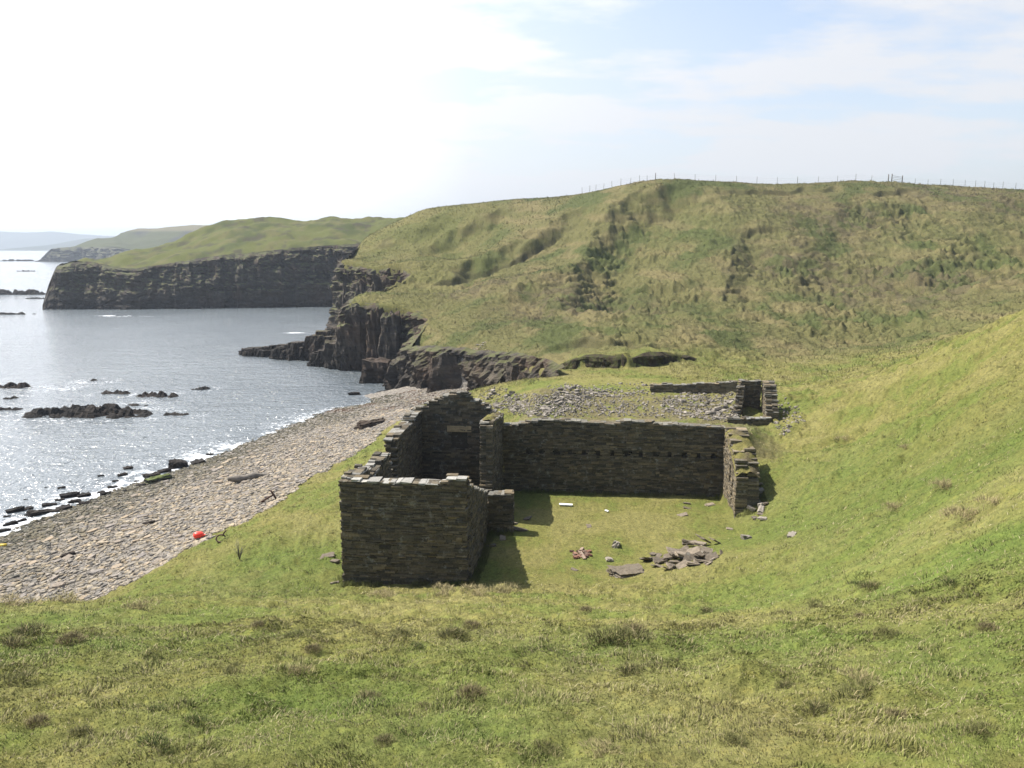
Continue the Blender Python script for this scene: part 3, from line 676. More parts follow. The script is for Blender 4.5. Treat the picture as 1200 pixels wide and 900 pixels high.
def wall(S, p0, p1, thick, top, z0=-.5, holes=(), course=.078, inward=1, cap=True, dark=1.0, capcol=None, cap_over=.03, rag=.04, length=(.18, .60)):
    """coursed stones from p0 to p1 (2D); thickness goes to the left of p0->p1 times inward.
       top(t): height profile; holes: (t0,t1,za,zb,side) side 0 = near face, 1 = far face, 2 = right through"""
    p0 = np.asarray(p0, float); p1 = np.asarray(p1, float); L = np.linalg.norm(p1-p0); u = (p1-p0)/L; v = np.array([-u[1], u[0]])*inward
    ph = rng.uniform(0, 90); bul = lambda a, c: noise(np.array([a*.55+ph]), np.array([c*.6]), 8)[0]
    zmax = max(top(t) for t in np.linspace(0, L, 80))
    z = z0
    while z < zmax:
        hc = course*(rng.uniform(.55, 1.3) if rng.random() < .9 else rng.uniform(1.4, 1.9))
        for side in (0, 1):
            t = -rng.uniform(0, .3)
            while t < L:
                l = rng.uniform(*length); a = max(t, 0); b_ = min(t+l, L); t += l
                if b_-a < .05: continue
                if a == 0: a = rng.uniform(-.035, .05)
                if b_ == L: b_ = L+rng.uniform(-.05, .035)
                m = (a+b_)/2; tp = top(m)+rng.uniform(-rag, rag)
                if z+hc > tp+.035: continue
                cut = False
                for h in holes:
                    if h[4] in (side, 2) and z+hc > h[2]+.02 and z < h[3]-.02 and b_ > h[0]+.02 and a < h[1]-.02:
                        if a < h[0]-.12: b_ = h[0]
                        elif b_ > h[1]+.12: a = h[1]
                        else: cut = True
                if cut or b_-a < .04: continue
                pr = rng.uniform(-.022, .024) + .05*float(bul(m, z)) + (.03 if rng.random() < .05 else 0)
                lo = -pr if side == 0 else thick*.5; hi = thick*.5 if side == 0 else thick+pr
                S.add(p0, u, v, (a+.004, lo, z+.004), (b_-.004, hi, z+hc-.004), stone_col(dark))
        z += hc
    # core (mortar and small fill) between the faces, in short lengths
    n = max(2, int(L/.35)); ts = np.linspace(0, L, n+1)
    for a, b_ in zip(ts[:-1], ts[1:]):
        spans = [(z0, top((a+b_)/2)-.12)]
        for h in holes:
            if h[4] == 2 and b_ > h[0] and a < h[1]:
                spans = [q for s0, s1 in spans for q in ((s0, min(s1, h[2])), (max(s0, h[3]), s1)) if q[1]-q[0] > .05]
        for s0, s1 in spans:
            if s1-s0 > .05: S.add(p0, u, v, (max(a, .05), .3 if len(holes) > 6 else .13, s0), (min(b_, L-.05), thick-.13, s1), np.array([.06, .05, .036])*dark, 0)
    if cap:      # loose flat stones and turf on the wall head
        t = 0
        while t < L-.1:
            l = rng.uniform(.2, .55); b_ = min(t+l, L); z = top((t+b_)/2)
            bad = any(h[4] == 2 and h[3] >= z-.1 and b_ > h[0] and t < h[1] for h in holes)
            if rng.random() < .95 and not bad:
                k = rng.random(); ww = thick*(1 if k < .6 else rng.uniform(.45, .7)); off = 0 if k < .8 else thick-ww
                cc = (np.array(capcol) if capcol is not None else np.array([.165, .155, .13]))*rng.uniform(.7, 1.2)
                S.add(p0, u, v, (t+.01, off-cap_over, z-.06), (b_-.01, off+ww+cap_over, z+rng.uniform(-.01, .03)), cc, .025)
            t = b_
def prof(pts):
    xs = [p[0] for p in pts]; ys = [p[1] for p in pts]
    ph = rng.uniform(0, 100)
    return lambda t: float(np.interp(t, xs, ys)) + .07*float(noise(np.array([t*1.1+ph]), np.array([ph]), 3)[0])
TH = .65; WID = 5.3; LEN = 13.95
ruin = empty('ruined_cottage', (FR[0], FR[1], 0), 'large roofless stone ruin with gabled wing and long wall around a grassy yard', 'ruin')
def build_wall(name, parent, label, *a, **k):
    S = Stones(); extra = k.pop('extra', None)
    wall(S, *a, **k)
    if extra: extra(S)
    o = S.build(name, M_WALL, parent, parent.location)
    if label: o['label'] = label
    return o
# front gable end of the wing (facing the camera), stones seen on its outer face
build_wall('gable_wall', ruin, 'solid end wall with level top, facing the grassy slope', W(0, -WID), W(0, 0), TH, prof([(0,4.5),(3.0,4.46),(4.4,4.44),(4.6,4.72),(5.3,4.68)]), capcol=(.29,.28,.25))
# side wall toward the sea
build_wall('side_wall', ruin, 'broken side wall toward the sea with two gaps', W(TH, -WID), W(LEN-TH, -WID), TH,
           prof([(0,4.5),(1.7,4.5),(1.8,4.3),(2.3,3.7),(2.7,3.7),(2.9,3.9),(3.6,4.05),(5.0,4.2),(5.3,3.8),(5.6,2.4),(6.4,2.4),(6.7,4.4),(7.5,4.55),(9,4.5),(10.4,4.55),(11.4,4.7),(12.7,4.6)]), inward=-1, rag=.12, capcol=(.22,.21,.185))
# back gable with window
gw = (2.35, 3.25)
def lint(S): pass
build_wall('gable_wall', ruin, 'dark peaked gable with a small lintelled window', W(LEN-TH, -WID), W(LEN-TH, 0), TH, prof([(0,4.65),(.6,4.9),(1.5,5.2),(2.0,5.55),(2.4,5.6),(3.1,5.75),(3.5,5.35),(4.0,5.2),(4.6,4.7),(5.3,4.4)]), holes=[(gw[0],gw[1],2.5,3.45,0)], rag=.12, course=.1)
c_ = W(LEN-TH-.03, -WID+(gw[0]+gw[1])/2)
S = Stones(); S.add(W(LEN-TH, -WID), B, A, (gw[0]-.25, -.04, 3.45), (gw[1]+.25, .3, 3.80), np.array([.3, .22, .13]), .006); lo = S.build('window_lintel', M_LINTEL, ruin, ruin.location)
# partition wall toward the yard: front low run, doorway, tall run
build_wall('side_wall', ruin, 'yard side wall stepping down to a doorway', W(TH, 0), W(6.5, 0), TH, prof([(0,4.6),(.25,4.4),(.6,3.95),(2.0,3.5),(3.4,3.0),(4.6,2.5),(5.85,2.15)]), inward=1, rag=.12)
build_wall('side_wall', ruin, 'tall yard side wall ending in a ragged broken edge', W(8.5, 0), W(LEN-TH, 0), TH, prof([(0,4.75),(.4,5.0),(1.2,5.05),(2.6,4.8),(4.8,4.45)]), inward=1, rag=.1)
build_wall('cross_wall', ruin, None, W(6.55, .0), W(6.55, 1.25), .6, prof([(0,1.95),(.6,2.0),(1.25,2.1)]), inward=1)
# sill of rubble in the doorway
build_wall('door_sill', ruin, None, W(6.55, -TH), W(8.45, -TH), TH, prof([(0,1.5),(.5,.9),(1.4,.9),(1.9,2.2)]), inward=-1, rag=.2)
# long wall with joist holes
LW = 12.45; jh = [(t, t+.22, 2.25, 2.52, 0) for t in np.arange(1.3, 12, .8)]
build_wall('long_wall', ruin, 'long back wall with a row of joist holes', W(LEN-.55, .02), W(LEN-.55, LW), TH, prof([(0,3.85),(1.0,3.95),(2.0,4.2),(3.4,4.25),(4.4,4.15),(5.4,4.1),(6.2,4.1),(7.0,4.25),(8.2,4.22),(9,4.1),(12.45,4.0)]), holes=jh, capcol=(.15,.14,.115))
# right end wall, broken, turf on its head
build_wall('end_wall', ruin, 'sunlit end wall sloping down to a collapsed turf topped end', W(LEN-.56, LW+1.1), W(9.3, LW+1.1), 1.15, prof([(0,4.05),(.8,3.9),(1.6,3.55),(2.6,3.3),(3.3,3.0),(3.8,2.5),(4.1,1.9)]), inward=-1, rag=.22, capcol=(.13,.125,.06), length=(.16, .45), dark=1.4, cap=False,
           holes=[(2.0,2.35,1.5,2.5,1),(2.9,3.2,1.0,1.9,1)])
# turf grown over the wall heads
def turf_cap(parent, p0, p1, thick, top, inward, seed, n=200):
    p0 = np.asarray(p0, float); p1 = np.asarray(p1, float); L = np.linalg.norm(p1-p0); u = (p1-p0)/L; v = np.array([-u[1], u[0]])*inward
    t = np.linspace(0, L, int(L/.1)); sx_ = np.linspace(-.06, thick+.06, 12); T, S_ = np.meshgrid(t, sx_, indexing='ij')
    z = np.array([top(a) for a in t]); z = np.convolve(np.pad(z, 3, 'edge'), np.ones(7)/7, 'valid')[:, None]
    e = 1-np.abs(2*(S_-thick/2)/(thick+.12))**2.2
    Z = z-.14+.30*e+.10*fbm(T*1.8, S_*2.5+seed, 3, seed)
    X = p0[0]+u[0]*T+v[0]*S_-parent.location[0]; Y = p0[1]+u[1]*T+v[1]*S_-parent.location[1]; Z = Z-parent.location[2]
    i = np.arange(T.size).reshape(T.shape); q = np.stack([i[:-1, :-1], i[1:, :-1], i[1:, 1:], i[:-1, 1:]], -1).reshape(-1, 4)
    V = np.stack([X, Y, Z], -1).reshape(-1, 3)
    k = fbm(X.ravel()*1.3, Y.ravel()*1.3, 3, seed)
    c = mixc(np.tile(np.array([.17, .155, .055]), (V.shape[0], 1)), (.12, .10, .06), ss(-.1, .4, k))
    mesh_np('turf_cap', V, q, M_TURF, c, parent, smooth=True)
turf_cap(ruin, W(LEN-1.0, LW+1.1), W(9.4, LW+1.1), 1.15, lambda t: float(np.interp(t, [0, .4, 1.2, 2.2, 2.9, 3.4, 3.7], [3.92, 3.85, 3.55, 3.3, 3.0, 2.55, 2.2])), -1, 7)
turf_cap(ruin, W(9.0, 0), W(LEN-TH, 0), TH, lambda t: float(np.interp(t, [0, .7, 2.1, 4.4], [5.0, 5.05, 4.8, 4.45])), 1, 9)
# ------------------------------------------------------------------ farther ruin
def G2(px, py, z): return PZ(px, py, z)[:2]
far = empty('collapsed_outbuilding', (*G2(870, 500, 2.0), 2.0), 'collapsed smaller stone ruin beyond the long wall, one corner still tall', 'ruin')
a = P(864,505,52.8)[:2]; b_ = P(905,502,52.4)[:2]
z_ = lambda py, Y: float(P(700, py, Y)[2])
build_wall('corner_wall', far, 'tall dark back of the standing corner', P(866,480,56.5)[:2], P(891,480,56.5)[:2], .6, prof([(0,z_(446,56.5)),(1.4,z_(447,56.5))]), z0=.6)
build_wall('corner_wall', far, 'low front wall of the standing corner', P(852,500,53.2)[:2], P(904,500,52.6)[:2], .6, prof([(0,z_(491,53)),(1.2,z_(491,53)),(2.9,z_(488,53))]), z0=.6, capcol=(.19,.185,.165))
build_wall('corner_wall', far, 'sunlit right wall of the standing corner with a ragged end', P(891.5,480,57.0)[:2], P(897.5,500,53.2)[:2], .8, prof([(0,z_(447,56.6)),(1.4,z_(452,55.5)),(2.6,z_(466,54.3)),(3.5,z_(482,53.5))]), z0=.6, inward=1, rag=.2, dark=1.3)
build_wall('corner_wall', far, 'broken left jamb of the standing corner', P(872,480,56.3)[:2], P(866,500,54.4)[:2], .5, prof([(0,z_(447,56.3)),(.5,z_(453,56)),(.9,z_(470,55.5)),(1.9,z_(489,54.8))]), z0=.6, inward=-1, rag=.2)
build_wall('back_wall', far, 'low grey drystone back wall, long and even', P(762,458,63.5)[:2], P(864,456,62.5)[:2], .6, prof([(0,z_(451.5,63.5)),(2,z_(450,63.5)),(5,z_(448.5,63)),(7.4,z_(447,62.5))]), z0=1.0, dark=1.25, course=.13)
# ------------------------------------------------------------------ loose stones: shared meshes, individual things
def stone_mesh(name, seed, size, mat, base, n=4, box=.72, rough=.2, layers=0):
    V, Q = rock(size, seed, n, box, rough, layers)
    me_o = mesh_np(name, V, Q, mat, even_col(len(V), base, .2, seed)); me = me_o.data
    bpy.data.objects.remove(me_o); return me
def place(name, me, loc, rot, sc, label, cat, group):
    o = bpy.data.objects.new(name, me); COL.objects.link(o); o.location = loc; o.rotation_euler = rot; o.scale = sc if hasattr(sc, '__len__') else (sc, sc, sc)
    return tag(o, label, cat, group)
SLABM = [stone_mesh('heap_stone', 560+k, (1, rng.uniform(.45, .8), rng.uniform(.14, .26)), M_RUB, np.array([.175, .145, .108])*rng.uniform(.65, 1.2), 4, .82, .2) for k in range(8)]
RUBM = [stone_mesh('rubble_stone', 400+k, (1, rng.uniform(.55, .9), rng.uniform(.28, .55)), M_RUB, np.array([.225, .20, .165])*rng.uniform(.75, 1.15), 4, .8, .22) for k in range(10)]
PEBM = [stone_mesh('beach_slab', 430+k, (1, rng.uniform(.5, .8), rng.uniform(.16, .3)), M_PEB, c0, 4, .75, .22) for k, c0 in enumerate(np.array([.78, .715, .665])*np.array([(.36,.32,.25),(.33,.305,.26),(.27,.26,.24),(.40,.36,.28),(.30,.275,.235),(.23,.225,.215),(.38,.33,.25),(.34,.32,.285)]))]
DARKM = [stone_mesh('shore_rock', 450+k, (1, rng.uniform(.4, .75), rng.uniform(.2, .38)), M_SKERRY, (.06,.06,.055), 7, .8, .3, 3) for k in range(6)]
# rubble behind the long wall
def poly_px(pts, n):
    """random photo points inside a polygon"""
    pts = np.array(pts, float); out = np.empty((0, 2))
    while len(out) < n:
        q = rng.uniform(pts.min(0), pts.max(0), (n*3, 2)); q = q[in_poly(q[:, 0], q[:, 1], pts)]; out = np.vstack([out, q])
    return out[:n]
ZONES = [([(585,470),(600,462),(645,463),(690,460),(690,478),(650,490),(600,485)], 120, .16, .42, 0),
         ([(628,478),(650,462),(662,450),(682,452),(700,466),(670,472),(640,486)], 70, .2, .62, .5),
         ([(555,476),(562,462),(585,450),(605,462),(622,478),(600,482)], 55, .2, .60, .35),
         ([(700,455),(750,462),(760,480),(700,486),(690,470)], 45, .15, .4, 0),
         ([(770,468),(800,462),(850,470),(856,490),(830,494),(780,484)], 130, .15, .45, .1),
         ([(830,486),(850,474),(864,470),(868,492),(850,496)], 40, .25, .6, .25),
         ([(838,455),(865,458),(866,475),(850,472)], 22, .25, .6, .2),
         ([(800,455),(850,462),(855,470),(800,468)], 25, .15, .4, 0),
         ([(902,462),(935,475),(945,498),(915,512),(904,490)], 34, .15, .45, .1)]
ZONES.append(([(590,464),(700,455),(760,460),(860,464),(862,490),(700,489),(600,488)], 120, .15, .34, 0))
ZONES.append(([(575,474),(600,487),(850,492),(860,484),(700,480),(600,470)], 40, .15, .32, 0))
ZONES.append(([(640,452),(765,448),(770,462),(650,464)], 40, .15, .40, .1))
rub = []
for poly, n, s0, s1, heap in ZONES:
    cx, cy = np.mean(poly, axis=0)
    for px, py in poly_px(poly, n):
        q = raycast(px, py, smooth_h, 46, 80, 220); s = s0+(s1-s0)*rng.random()**2.2
        hz = heap*max(0, 1-math.hypot((px-cx)/30, (py-cy)/14))*rng.random()
        rub.append((s, q, hz))
rub.sort(key=lambda r: -r[0])
hh = gz(np.array([r[1][0] for r in rub]), np.array([r[1][1] for r in rub]))
NB = 290
for k, (s, q, hz) in enumerate(rub[:NB]):
    place('rubble_stone', RUBM[k % 10], (q[0], q[1], hh[k]+hz+s*.10), (rng.uniform(-.35, .35), rng.uniform(-.35, .35), rng.uniform(0, 6.28)), s*rng.uniform(.9, 1.2), 'pale grey fallen stone lying in the rubble beyond the long wall', 'stone', 'fallen stones beyond the long wall')
def stone_field(name, pos, sizes, rotz, tilt, cols, mat, flat=(.6, .28), seed=1):
    """many small angular stones as one mesh"""
    n = len(pos); r = np.random.default_rng(seed)
    k = 6; ang = np.linspace(0, 2*PI, k, endpoint=False)
    a = ang[None]+r.uniform(-.35, .35, (n, k)); rad = r.uniform(.75, 1.1, (n, k))
    ex = np.cos(a)*rad*.5; ey = np.sin(a)*rad*.5*(flat[0]*r.uniform(.7, 1.35, (n, 1)))
    hz = flat[1]*r.uniform(.6, 1.4, (n, 1))*np.ones((1, k))
    rings = [np.stack([ex*.8, ey*.8, -hz*.5], -1), np.stack([ex, ey, hz*.05], -1), np.stack([ex*.74, ey*.74, hz*.5+r.uniform(-.03, .03, (n, k))], -1)]
    V = np.concatenate(rings, 1)*sizes[:, None, None]
    tx, ty = tilt[:, 0], tilt[:, 1]
    V[:, :, 2] += V[:, :, 0]*tx[:, None] + V[:, :, 1]*ty[:, None]
    c, s = np.cos(rotz)[:, None], np.sin(rotz)[:, None]
    X = V[:, :, 0]*c-V[:, :, 1]*s; Y = V[:, :, 0]*s+V[:, :, 1]*c
    V = np.stack([X, Y, V[:, :, 2]], -1)+pos[:, None]
    b0 = (np.arange(n)*3*k)[:, None, None]; i = np.arange(k); j = (i+1) % k
    q = np.concatenate([np.stack([i, j, j+k, i+k], 1), np.stack([i+k, j+k, j+2*k, i+2*k], 1)])[None]+b0
    cap = (np.arange(2*k, 3*k))[None, None]+b0
    return mesh_np(name, V.reshape(-1, 3), [q.reshape(-1, 4), cap.reshape(-1, k)], mat, np.repeat(cols, 3*k, 0))
rest = rub[NB:]
rp = []
for poly, n, s0, s1, heap in ZONES:
    for px, py in poly_px(poly, n*5):
        q = raycast(px, py, smooth_h, 46, 80, 160); rp.append(q)
rp = np.array(rp+[r[1] for r in rest]); rp[:, 2] = gz(rp[:, 0], rp[:, 1])+.03
n = len(rp)
o = stone_field('rubble', rp, rng.uniform(.07, .24, n), rng.uniform(0, 6.28, n), rng.uniform(-.4, .4, (n, 2)), np.array([.225, .20, .165])[None]*rng.uniform(.6, 1.25, (n, 1)), M_RUB, (.7, .45), 11)
tag(o, 'small broken stones scattered through the turf beyond the long wall', 'rubble', kind='stuff')
# ------------------------------------------------------------------ shingle beach
bp = []
tries = 260000
x = rng.uniform(-48, 0, tries); y = rng.uniform(34, 98, tries)
d = beach_d(x, y); az = np.degrees(np.arctan2(x, y))
hb = gz(x, y)
m = (d > -.15) & (hb > SEA-.5) & (az > -37) & (d < 40) & (rng.random(tries) < np.where(y > 70, .6, 1))
x, y, d, hb = x[m], y[m], d[m], hb[m]
# thin to a packed bed
sel = rng.permutation(len(x))[:62000]; x, y, d, hb = x[sel], y[sel], d[sel], hb[sel]
n = len(x)
sz = (.085+.34*rng.random(n)**3.4)*(1+.2*ss(70, 45, y))
base_rot = np.full(n, .75)+rng.normal(0, .5, n)
pal = np.array([.73, .69, .635])*np.array([(.38,.34,.265),(.345,.32,.275),(.27,.26,.24),(.42,.375,.29),(.31,.285,.24),(.22,.215,.205),(.40,.34,.25),(.36,.34,.31)])
cols = pal[rng.integers(0, len(pal), n)]*rng.uniform(.75, 1.2, (n, 1))
wet = ss(-3.7, -4.9, hb+.35*fbm(x*.3, y*.3, 3, 70))
cols = cols*(1-.62*wet[:, None]) + np.array([.02, .022, .01])*wet[:, None]
weed = ss(.1, .5, fbm(x*.2, y*.25, 3, 72))*ss(80, 88, y)*ss(-2.6, -4.2, hb); cols = cols*(1-.6*weed[:, None])+np.array([.06, .03, .018])*weed[:, None]
o = stone_field('beach_shingle', np.stack([x, y, hb+sz*.05], 1), sz, base_rot, np.stack([rng.uniform(-.1, .3, n), rng.uniform(-.25, .25, n)], 1), cols, M_PEB, (.58, .24), 21)
tag(o, 'flat grey and buff stones packed along the beach', 'shingle', kind='stuff')
nb = 0
cand = rng.permutation(n)
for i in cand:
    if nb >= 280: break
    if hb[i] < -4.6 or d[i] < .5 or y[i] > 80: continue
    s = rng.uniform(.32, .6)*(1 if rng.random() < .88 else 1.4)
    place('beach_slab', PEBM[int(rng.integers(8))], (x[i], y[i], hb[i]+.05), (rng.uniform(-.2, .2), rng.uniform(-.25, .05), rng.normal(.75, .35)), s, 'flat sandstone slab bedded in the shingle of the beach', 'stone', 'slabs on the beach'); nb += 1
# dark rocks along the water's edge
def shore(px, py, wpx, seed, label, me=None, sc=(1, 1, 1), rot=None, name='shore_rock', grp='dark rocks along the water line', zoff=.0):
    q = PZ(px, py, SEA+.15); s = wpx/F*np.linalg.norm(q-np.array([0, 0, CZ]))
    g = max(SEA-.02, ground(q[0], q[1]))
    return place(name, me or DARKM[seed % 6], (q[0], q[1], g+.05*s+zoff), (rng.uniform(-.1, .1), rng.uniform(-.1, .1), rng.normal(.65, .12) if rot is None else rot), (s*sc[0], s*sc[1], s*sc[2]), label, 'rock', grp)
DL = 'low black slab of wet rock at the edge of the breaking waves'
for k, (px, py, w) in enumerate([(8,603,24),(18,597,30),(12,612,28),(33,594,26),(45,600,34),(58,590,30),(70,584,26),(82,580,30),(88,586,24),(98,579,32),(110,584,22),(125,578,26),(132,569,24),(118,556,20),(143,555,18),(150,547,20),(135,562,18),(165,570,18),(178,556,36),(193,551,34),(200,538,18),(232,541,26),(246,531,18),(54,569,12),(63,597,22),(5,620,24),(25,608,24),(75,594,22),(100,590,24),(148,576,20),(30,583,14),(72,570,14),(118,575,18),(160,562,16)]):
    shore(px, py, w*(.3+.38*((k*37) % 10)/10), k, DL)
shore(209, 545, 20, 3, 'rounded dark boulder standing proud at the water line', stone_mesh('shore_boulder', 480, (1, .8, .72), M_SKERRY, (.06,.06,.055), 8, .4, .25), name='shore_boulder', grp='boulders at the water line')
M_ALGAE, nt, b = material('algae_rock', .8, .3)
p = objco(nt); geo = nt.new('ShaderNodeNewGeometry'); sx = nt.new('ShaderNodeSeparateXYZ'); nt.l.new(geo.outputs['Normal'], sx.inputs[0])
nt.l.new(nt.mixrgb((.06, .055, .045), nt.ramp(nt.noise(p, 5, 4), [(.3, (.05, .06, .015)), (.7, (.11, .14, .022))]), nt.maprange(sx.outputs['Z'], .2, .6)), b.inputs['Base Color'])
shore(186, 565, 30, 0, 'rock slab topped with bright green algae by the water', stone_mesh('algae_rock', 481, (1, .42, .32), M_ALGAE, (.06,.06,.055), 8, .8, .25, 3), name='algae_rock', grp='boulders at the water line', rot=.75)
for px, py, w, lab in [(415,461,14,'dark rock at the far tip of the beach, nearer the sea'),(448,459,12,'dark rock at the far tip of the beach, nearer the cliff'),(272,451-0,0,'')][:2]:
    shore(px, py, w, 2, lab, rot=.1, grp='rocks at the far end of the beach')
for px, py, w, lab in [(80,651,16,'dark stone lying alone on the pale lower shingle'),(175,614,14,'blackish stone in the middle of the shingle'),(216,582,9,'small dark stone on the upper middle of the shingle'),(436,499,34,'dark turf edged slab lying at the break in the shore bank')]:
    q = at(px, py, 30, 110); s = w/F*q[1]*1.05
    place('dark_stone', DARKM[int(px) % 6], (q[0], q[1], q[2]+.06*s), (.05, -.1, .5), (s, s*.8, s*.9), lab, 'stone', 'dark stones on the shingle')
# ------------------------------------------------------------------ tubes for small finds
def tube(path, rad, k=8):
    path = np.asarray(path, float); rad = np.broadcast_to(np.asarray(rad, float), (len(path),))
    t = np.gradient(path, axis=0); t /= np.linalg.norm(t, axis=1)[:, None]
    up = np.where(np.abs(t[:, 2:3]) > .9, np.array([[1., 0, 0]]), np.array([[0, 0, 1.]]))
    n1 = np.cross(t, up); n1 /= np.linalg.norm(n1, axis=1)[:, None]; n2 = np.cross(t, n1)
    a = np.linspace(0, 2*PI, k, endpoint=False)
    V = path[:, None]+rad[:, None, None]*(np.cos(a)[None, :, None]*n1[:, None]+np.sin(a)[None, :, None]*n2[:, None])
    m = len(path); i = np.arange(m*k).reshape(m, k); j = np.roll(i, -1, 1)
    q = np.stack([i[:-1], j[:-1], j[1:], i[1:]], -1).reshape(-1, 4)
    Vf = V.reshape(-1, 3); c0 = len(Vf); Vf = np.vstack([Vf, path[:1], path[-1:]])
    cap = np.concatenate([np.stack([j[0], i[0], np.full(k, c0)], 1), np.stack([i[-1], j[-1], np.full(k, c0+1)], 1)])
    return Vf, q, cap
def tubes(name, items, mat, loc=(0, 0, 0), parent=None, smooth=True):
    Vs, Q, T, n = [], [], [], 0
    for path, rad, k in items:
        V, q, c = tube(path, rad, k); Vs.append(V); Q.append(q+n); T.append(c+n); n += len(V)
    o = mesh_np(name, np.vstack(Vs), [np.vstack(Q), np.vstack(T)], mat, parent=parent, smooth=smooth); o.location = loc; return o
def frame_at(px, py, y0=4, y1=130): q = at(px, py, y0, y1); return q, q[1]/F*1.06
# driftwood log
q, m = frame_at(292, 562, 40, 90)
s = np.linspace(-1, 1, 14); L = 44*m/2
pth = np.stack([s*L*.95, s*L*.45+.05*np.sin(s*3), .20+.04*np.sin(s*5)], 1); rd = .27*(1-.25*np.abs(s)**3)*(1+.15*np.sin(s*9))
rd[-5:] *= np.linspace(.8, .45, 5)
tag(tubes('driftwood_log', [(pth, rd, 10)], M_WOOD, q), 'dark weathered driftwood log lying across the upper beach', 'log')
# red float
q, m = frame_at(233, 631, 30, 90)
fl = empty('fishing_float', (q[0], q[1], q[2]+.2), 'bright red plastic fishing float lying on the shingle', 'float'); fl.rotation_euler = (0, .1, .5)
a = np.linspace(0, PI, 13); R_ = 6.0*m
tubes('float_body', [(np.stack([-np.cos(a)*R_, 0*a, 0*a], 1), np.maximum(.012, np.sin(a)**.8*R_*.72), 14)], M_FLOAT, (0, 0, 0), fl)
tubes('float_eye', [(np.stack([R_*.98+.07*np.sin(np.linspace(0, 2*PI, 12)), .07*np.cos(np.linspace(0, 2*PI, 12)), 0*np.linspace(0, 1, 12)], 1), .022, 6)], M_FLOAT, (0, 0, 0), fl)
# rusty frames at the turf edge
q, m = frame_at(315, 588, 35, 80)
tag(tubes('rusty_anchor', [(np.array([[-.42, -.1, .05], [0, .05, .28], [.3, .2, .42]]), .06, 6), (np.array([[.12, .1, .72], [.28, .18, .42], [.5, .1, .05]]), .065, 6), (np.array([[-.5, -.2, .0], [-.42, -.1, .06], [-.3, .05, .02]]), .05, 6)], M_RUST, q), 'rusty iron anchor piece at the upper edge of the shingle', 'anchor')
q, m = frame_at(259, 634, 30, 80)
th = np.linspace(.4, 5.2, 14)
tag(tubes('rusty_hook', [(np.stack([.24*np.cos(th), .1*np.sin(th), .14+.17*np.sin(th)], 1), .04, 6), (np.array([[.08, .05, .27], [.18, .08, .45], [.26, .1, .54]]), .04, 6)], M_RUST, q), 'curled rusty iron hook beside the turf edge near the red float', 'scrap iron')
# dead stems
q, m = frame_at(281, 656, 25, 60)
it = []
for k in range(16):
    a = rng.uniform(0, 6.28); l = rng.uniform(.4, 1.0); lx, ly = math.cos(a)*l*.5, math.sin(a)*l*.3
    it.append((np.array([[0, 0, 0], [lx*.4, ly*.4, l*.6], [lx, ly, l]]), np.array([.014, .010, .005]), 5))
tag(tubes('dead_plant', it, M_WOOD, q), 'dry leafless stems of a dead plant at the turf edge', 'plant')
# yellow scrap on far left shingle
q, m = frame_at(4, 641, 30, 80)
tag(tubes('plastic_drum', [(np.array([[-.2, 0, .1], [-.17, 0, .1], [.17, .06, .1], [.2, .06, .1]]), np.array([.06, .11, .11, .06]), 12)], M_YELLOW, q), 'small yellow plastic drum on the shingle at the left edge', 'drum')
# blue sack by the cross wall
q, m = frame_at(585, 621, 30, 60)
V, Q = rock((.55, .4, .42), 501, 8, .4, .5); o = mesh_np('plastic_sack', V, Q, M_BLUE); o.location = (q[0], q[1], q[2]+.16); tag(o, 'crumpled blue plastic sack at the foot of the low cross wall', 'sack')
# white board and scrap
def board(name, px, py, l, w, h, rot, mat, lab, cat):
    q = at(px, py, 25, 60); S = Stones(); S.add((0, 0), (1, 0), (0, 1), (-l/2, -w/2, 0), (l/2, w/2, h), np.array([.7, .7, .7]), .012); o = S.build(name, mat); o.location = (q[0], q[1], q[2]+.05); o.rotation_euler = (.02, .02, rot); tag(o, lab, cat)
board('white_board', 663, 593, .72, .2, .07, -.1, M_WHITE, 'white painted board lying on the grass of the yard', 'board')
board('white_scrap', 711, 600, .22, .1, .04, -.9, M_WHITE, 'small white scrap lying on the yard grass right of the board', 'scrap')
# stones in the yard and on the slope, each where it lies
def ystone(px, py, wpx, k, lab, grp, sc=(1, 1, 1), rot=None, lift=.04, name='fallen_stone', me=None, tilt=.25):
    q = at(px, py, 18, 62); s = wpx/F*q[1]*1.03
    return place(name, me or RUBM[k % 10], (q[0], q[1], q[2]+lift*s), (rng.uniform(-tilt, tilt), rng.uniform(-tilt, tilt), rng.uniform(0, 6.28) if rot is None else rot), (s*sc[0], s*sc[1], s*sc[2]), lab, 'stone', grp)
HP = 'grey slab lying in the stone heap on the yard grass'
heap = [(768,664,20,0,0),(776,660,22,0,.2),(786,662,24,0,.3),(795,656,26,.2,-.3),(802,650,28,.35,.4),(806,658,26,.1,.9),(813,652,30,.45,.2),(818,646,24,.7,-.8),(822,656,24,.2,.5),(828,650,22,.2,1.1),(834,655,20,0,.3),(841,652,16,0,.9),(782,668,18,0,-.2),(792,666,20,0,.1),(812,662,22,0,-.1),(800,664,20,0,.2),(760,655,14,0,.2),(772,652,12,0,1.0),(790,650,16,.1,.1),(806,641,20,.5,-.6),(824,640,26,.6,.75),(776,656,14,.2,.4),(830,660,14,0,.4),(818,661,15,0,.1)]
heap += [(a_+rng.uniform(-14, 14), b2+rng.uniform(-6, 6), w_, l_*.6, z2+rng.uniform(-.6, .6)) for a_, b2, w_, l_, z2 in heap]
for k, (px, py, w, lf, rz) in enumerate(heap):
    ystone(px, py, w*rng.uniform(.55, .95), k, HP, 'stones of the heap on the yard grass', (1, 1, .8), rz, .12+lf*.5, tilt=.55, name='heap_stone', me=SLABM[k % 8])
